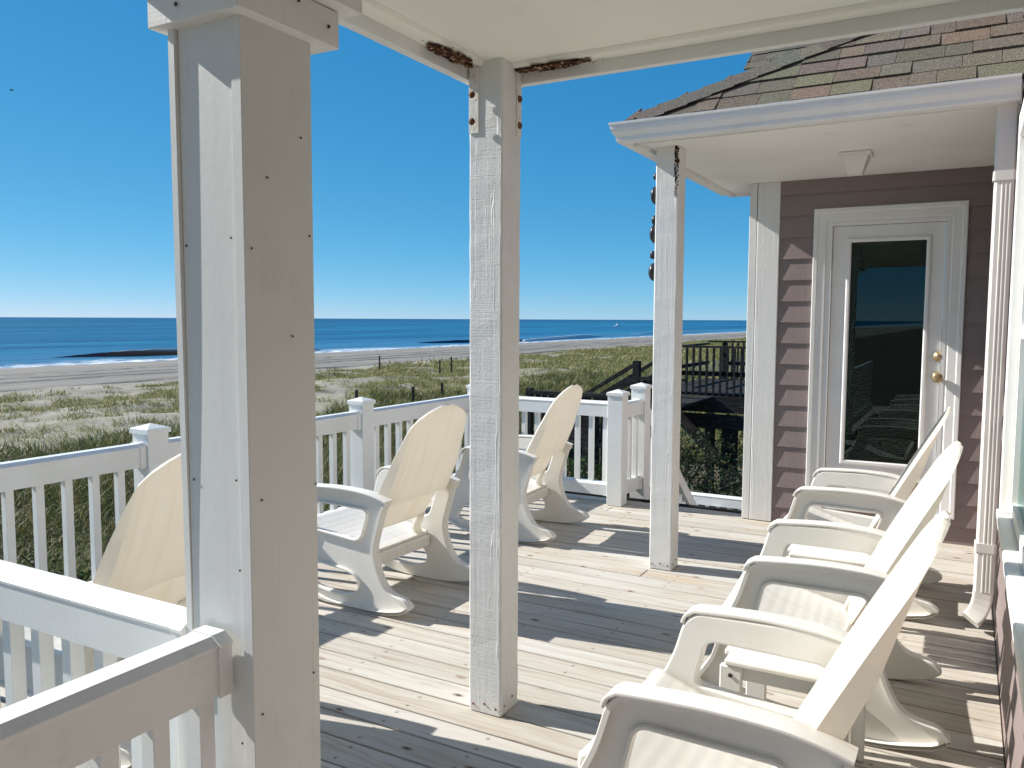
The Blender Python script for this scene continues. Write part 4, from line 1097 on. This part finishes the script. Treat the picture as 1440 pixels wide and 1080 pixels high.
def stake(x, y, h, lean, label, cat='stake'):
    z = float(terrain_z(x, y)); bm = bmesh.new(); beam(bm, (x, y, z-.3), (x+lean, y, z+h), .09, .09)
    tag(obj('wooden_stake', bm, M['timber']), label, cat, 'thin wooden stakes in the dunes')
stake(-43.5, 55.0, 1.35, .05, 'single thin dark stake on the dune, left of the roof corner post')
stake(-36.5, 53.8, 1.25, 0, 'left one of two close dark stakes on the dune beside the roof corner post')
stake(-36.6, 55.6, 1.45, .02, 'right one of two close dark stakes on the dune beside the roof corner post')
stake(-21.7, 29.8, 1.0, .03, 'short dark stake in the tall grass just above the second section of railing')
stake(-21.9, 32.5, 1.0, -.03, 'short dark stake in the tall grass right above the second rocking chair')
stake(-23.6, 28.2, .75, .02, 'short dark stake poking from grass above the capped post behind the second chair')

# ------------------------------------------------------------------ boat and bird far off
def boat():
    e = empty('fishing_boat', 'tiny white boat far out on the sea near the horizon', 'boat', (-320, 800, -5.5))
    bm = bmesh.new(); rings = []
    for t, w_, k, top in ((-3.6, .9, -.3, .9), (-1.5, 1.2, -.4, .8), (1.5, 1.1, -.4, .95), (3.2, .5, -.2, 1.3), (4.0, .05, .4, 1.5)):
        rings.append([bm.verts.new((-320+t, 800+a, -5.5+b)) for a, b in ((-w_, top), (-w_*.75, k), (w_*.75, k), (w_, top))])
    for a, b in zip(rings, rings[1:]):
        for i in range(4): bm.faces.new((a[i], a[(i+1) % 4], b[(i+1) % 4], b[i]))
    bm.faces.new(rings[0]); bm.faces.new(rings[-1]); kid('hull', bm, M['vinyl'], e)
    bm = bmesh.new(); box(bm, -321.2, -319.2, 799.3, 800.7, -4.7, -2.9, bev=.1); kid('cabin', bm, M['vinyl'], e)
    bm = bmesh.new(); beam(bm, (-320.4, 800, -2.9), (-320.4, 800, -.9), .12, .12); kid('mast', bm, M['vinyl'], e)
boat()
def bird():
    bm = bmesh.new()
    body = smooth_path([(-.22, 0, 0), (-.1, 0, .0), (.1, 0, 0), (.25, 0, .02)], 3, False); rings = []
    for i, p in enumerate(body):
        t = i/(len(body)-1); r_ = .005+.06*math.sin(math.pi*t)**.8
        rings.append([bm.verts.new((p[0], r_*math.cos(a), r_*math.sin(a))) for a in [k*math.pi/4 for k in range(8)]])
    for a, b in zip(rings, rings[1:]):
        for i in range(8): bm.faces.new((a[i], a[(i+1) % 8], b[(i+1) % 8], b[i]))
    for s in (-1, 1):
        q = [(.10, .03*s, .02), (.13, .28*s, .13), (.02, .62*s, .05), (-.04, .30*s, .11), (-.08, .03*s, .02)]
        up = [bm.verts.new(c) for c in q]; dn = [bm.verts.new((c[0], c[1], c[2]-.014)) for c in q]
        bm.faces.new(up); bm.faces.new(dn)
        for i in range(5): bm.faces.new((up[i], up[(i+1) % 5], dn[(i+1) % 5], dn[i]))
    o = obj('bird', bm, M['screw']); o.location = (-104, 60, 29.3); o.rotation_euler = (.2, .1, .8)
    tag(o, 'tiny dark bird high in the sky at upper left', 'bird')
bird()

# ------------------------------------------------------------------ plants
def leafmat(name, trans=.25):
    n = N(name); a = n.new('ShaderNodeAttribute', attribute_name='tint').outputs['Color']
    n.fin(a, .6, None, .2)
    tr = n.new('ShaderNodeBsdfTranslucent'); n.t.links.new(a, tr.inputs[0])
    ms = n.new('ShaderNodeMixShader'); ms.inputs[0].default_value = trans
    n.t.links.new(n.b.outputs[0], ms.inputs[1]); n.t.links.new(tr.outputs[0], ms.inputs[2]); n.t.links.new(ms.outputs[0], n.out.inputs[0])
    return n.m
M['grass'] = leafmat('dune_grass_blades'); M['leaf'] = leafmat('shrub_leaves')
def blades(name, X, Y, H, Wd, lean, cols, kind=True):
    """each blade: a bent, tapering strip of three segments"""
    n_ = len(X); Z = terrain_z(X, Y)-.03
    az = rng.uniform(0, 2*np.pi, n_); wa = az+np.pi/2+rng.uniform(-.6, .6, n_)
    dx, dy = np.cos(az), np.sin(az); wx, wy = np.cos(wa)*Wd/2, np.sin(wa)*Wd/2
    V = np.zeros((n_, 7, 3)); V[..., 0] = X[:, None]; V[..., 1] = Y[:, None]; V[..., 2] = Z[:, None]
    for k, (t, w_, s) in enumerate(((0, .8, -1), (0, .8, 1), (.4, 1, -1), (.4, 1, 1), (.75, .65, -1), (.75, .65, 1), (1, 0, 0))):
        V[:, k, 0] += dx*lean*H*t*t+wx*w_*s; V[:, k, 1] += dy*lean*H*t*t+wy*w_*s; V[:, k, 2] += H*(t-.35*lean*t*t)
    base = (np.arange(n_)*7)[:, None]
    quads = np.concatenate([base+np.array([0, 1, 3, 2]), base+np.array([2, 3, 5, 4])]); tris = base+np.array([4, 5, 6])
    me = D.meshes.new(name); nq, ntr = len(quads), len(tris)
    me.vertices.add(n_*7); me.vertices.foreach_set('co', V.reshape(-1))
    me.loops.add(nq*4+ntr*3); me.loops.foreach_set('vertex_index', np.concatenate([quads.ravel(), tris.ravel()]).astype(np.int32))
    me.polygons.add(nq+ntr)
    ls = np.concatenate([np.arange(nq)*4, nq*4+np.arange(ntr)*3]).astype(np.int32); me.polygons.foreach_set('loop_start', ls)
    me.update(calc_edges=True); me.validate()
    at = me.color_attributes.new('tint', 'FLOAT_COLOR', 'POINT')
    c4 = np.ones((n_, 7, 4)); c4[..., :3] = cols[:, None, :]; at.data.foreach_set('color', c4.reshape(-1))
    me.materials.append(M['grass'])
    o = D.objects.new(name, me); col.objects.link(o); stuff(o); return o
GC = np.array([(.085, .115, .030), (.11, .125, .040), (.15, .145, .055), (.20, .165, .075), (.26, .215, .11), (.07, .085, .028)])
def gcol(n_, pr): c = GC[rng.choice(len(GC), n_, p=pr)]; return c*rng.uniform(.75, 1.25, (n_, 1))
def patchy(x, y, s=1.):
    return .5+.25*np.sin(x*.42*s+2.1*np.sin(y*.19*s))+.25*np.sin(y*.31*s+1.7*np.sin(x*.23*s+.7))+.15*np.sin(x*1.3*s+y*.9*s)
# thick tangle between the house and the open dune
n0 = 150000
x = rng.uniform(-25, -4.2, n0); y = rng.uniform(-2, 1, n0)+rng.beta(1.1, 2.4, n0)*62
edge = -22.5+2.0*np.sin(y*.35)+1.2*np.sin(y*.9+1)
k = (x > edge) & ~((x > -7.2) & (y > 11.5) & (y < 20.5)); x, y = x[k], y[k]
h = rng.uniform(.3, .75, len(x))*(.65+.5*patchy(x, y, 1.6)); dist = np.hypot(x, y)
blades('beach_grass', x, y, h, .007+dist*.00075, rng.uniform(.2, 1.1, len(x)), gcol(len(x), [.22, .22, .22, .14, .1, .10])*1.25)
# tufts on the open dune, each a clump of blades
nt_ = 16000
tx = rng.uniform(-50, -20, nt_); ty = rng.uniform(6, 30, nt_)+rng.beta(1., 1.7, nt_)*230
thr = np.interp(ty, [5, 45, 90, 160], [.57, .42, .28, .15])-np.interp(tx, [-50, -24], [.0, .10])
k = (patchy(tx, ty) > thr) | (rng.random(nt_) < .10); tx, ty = tx[k], ty[k]
nb_ = 24; dist = np.hypot(tx, ty); sp = .10+dist*.0026
x = (tx[:, None]+rng.normal(0, 1, (len(tx), nb_))*sp[:, None]).ravel(); y = (ty[:, None]+rng.normal(0, 1, (len(tx), nb_))*sp[:, None]).ravel()
h = rng.uniform(.15, .50, len(x))*np.repeat(rng.uniform(.5, 1.15, len(tx)), nb_); dist = np.hypot(x, y)
blades('dune_tufts', x, y, h, .006+dist*.00045, rng.uniform(.4, 1.3, len(x)), gcol(len(x), [.10, .22, .30, .24, .12, .02])*1.75)
# far green dune strip to the right
nt_ = 30000
x = rng.uniform(-52, -3, nt_); y = 60+rng.beta(1, 1.6, nt_)*560
k = (x < -3) & (patchy(x, y, .6) > np.interp(x, [-52, -44, -20], [.75, .45, .22])); x, y = x[k], y[k]; dist = np.hypot(x, y)
blades('far_dune_grass', x, y, rng.uniform(.3, .75, len(x)), .02+dist*.0009, rng.uniform(.3, 1., len(x)), gcol(len(x), [.12, .28, .32, .18, .08, .02])*1.6)

def shrub(label, x, y, rx, ry, h, n_, pal, seed, leaf=.055, name='shrub'):
    r = random.Random(seed); z0 = float(terrain_z(x, y)); e = empty(name, label, 'shrub', (x, y, z0), 0, 'shrubs below the deck')
    st = bmesh.new(); bm = bmesh.new(); lay = bm.loops.layers.float_color.new('tint'); tips = []
    for i in range(int(9+6*rx)):
        a = r.uniform(0, 6.283); q = r.uniform(.15, .95)
        top = Vector((x+math.cos(a)*rx*q, y+math.sin(a)*ry*q, z0+h*r.uniform(.45, .95)*math.sqrt(1-.55*q*q)))
        b0 = Vector((x+r.uniform(-.15, .15), y+r.uniform(-.15, .15), z0-.1)); md = b0.lerp(top, .5)+Vector((r.uniform(-.1, .1), r.uniform(-.1, .1), .08))
        beam(st, b0, md, .035, .035); beam(st, md, top, .02, .02); tips += [(md.lerp(top, .4), .34), (md, .42), (top, .36), (b0.lerp(md, .5), .45)]
        for _ in range(3):
            t2_ = top+Vector((r.gauss(0, .22), r.gauss(0, .22), r.gauss(0, .15))); beam(st, md.lerp(top, .6), t2_, .01, .01); tips.append((t2_, .26))
    for i in range(n_):
        c, sd = r.choice(tips); p = c+Vector((r.gauss(0, sd*.5), r.gauss(0, sd*.5), r.gauss(0, sd*.42)))
        if p.z < z0: p.z = z0+r.uniform(0, .3)
        d1 = Vector((r.gauss(0, 1), r.gauss(0, 1), r.gauss(.5, .7))).normalized(); d2 = d1.cross(Vector((r.gauss(0, 1), r.gauss(0, 1), r.gauss(0, 1)))).normalized()
        L_ = leaf*r.uniform(.6, 1.5); q = [p, p+d1*L_*.45+d2*L_*.26, p+d1*L_, p+d1*L_*.45-d2*L_*.26]
        f = bm.faces.new([bm.verts.new(v) for v in q]); cl = r.choice(pal); cl = [c_*r.uniform(.7, 1.3) for c_ in cl]
        for lp in f.loops: lp[lay] = (*cl, 1)
    kid('stems', st, M['timber'], e); kid('foliage', bm, M['leaf'], e)
GP_ = [(.035, .085, .018), (.05, .105, .025), (.028, .065, .02), (.08, .13, .035)]
DP_ = [(.02, .045, .018), (.03, .06, .02), (.045, .075, .03), (.06, .06, .03)]
shrub('leafy green shrub behind the white railing at the far end of the deck', -5.2, 9.6, 1.5, 1.1, 2.1, 9000, GP_, 1, .06)
shrub('dark green shrub under the near edge of the timber walkway', -4.7, 13.2, 1.3, 1.2, 2.2, 7000, DP_, 2, .06)
shrub('dark shrub beside the stair landing, seen between far porch post and house corner', -3.2, 12.2, 1.2, 1.2, 1.55, 6500, DP_, 3, .055)
shrub('dark shrub in the shade beneath the timber walkway platform', -3.0, 17.6, 1.8, 1.2, 1.9, 6500, DP_, 4, .07)
shrub('low dark shrub in the long grass below the seaward railing, left of the boxed column', -8.2, 5.2, 1.6, 1.3, 1.1, 7000, DP_+[(.05, .08, .02)], 5, .05)
shrub('low green shrub in the long grass beyond the far corner of the deck', -8.0, 11.0, 1.5, 1.3, 1.2, 6000, GP_, 6, .05)
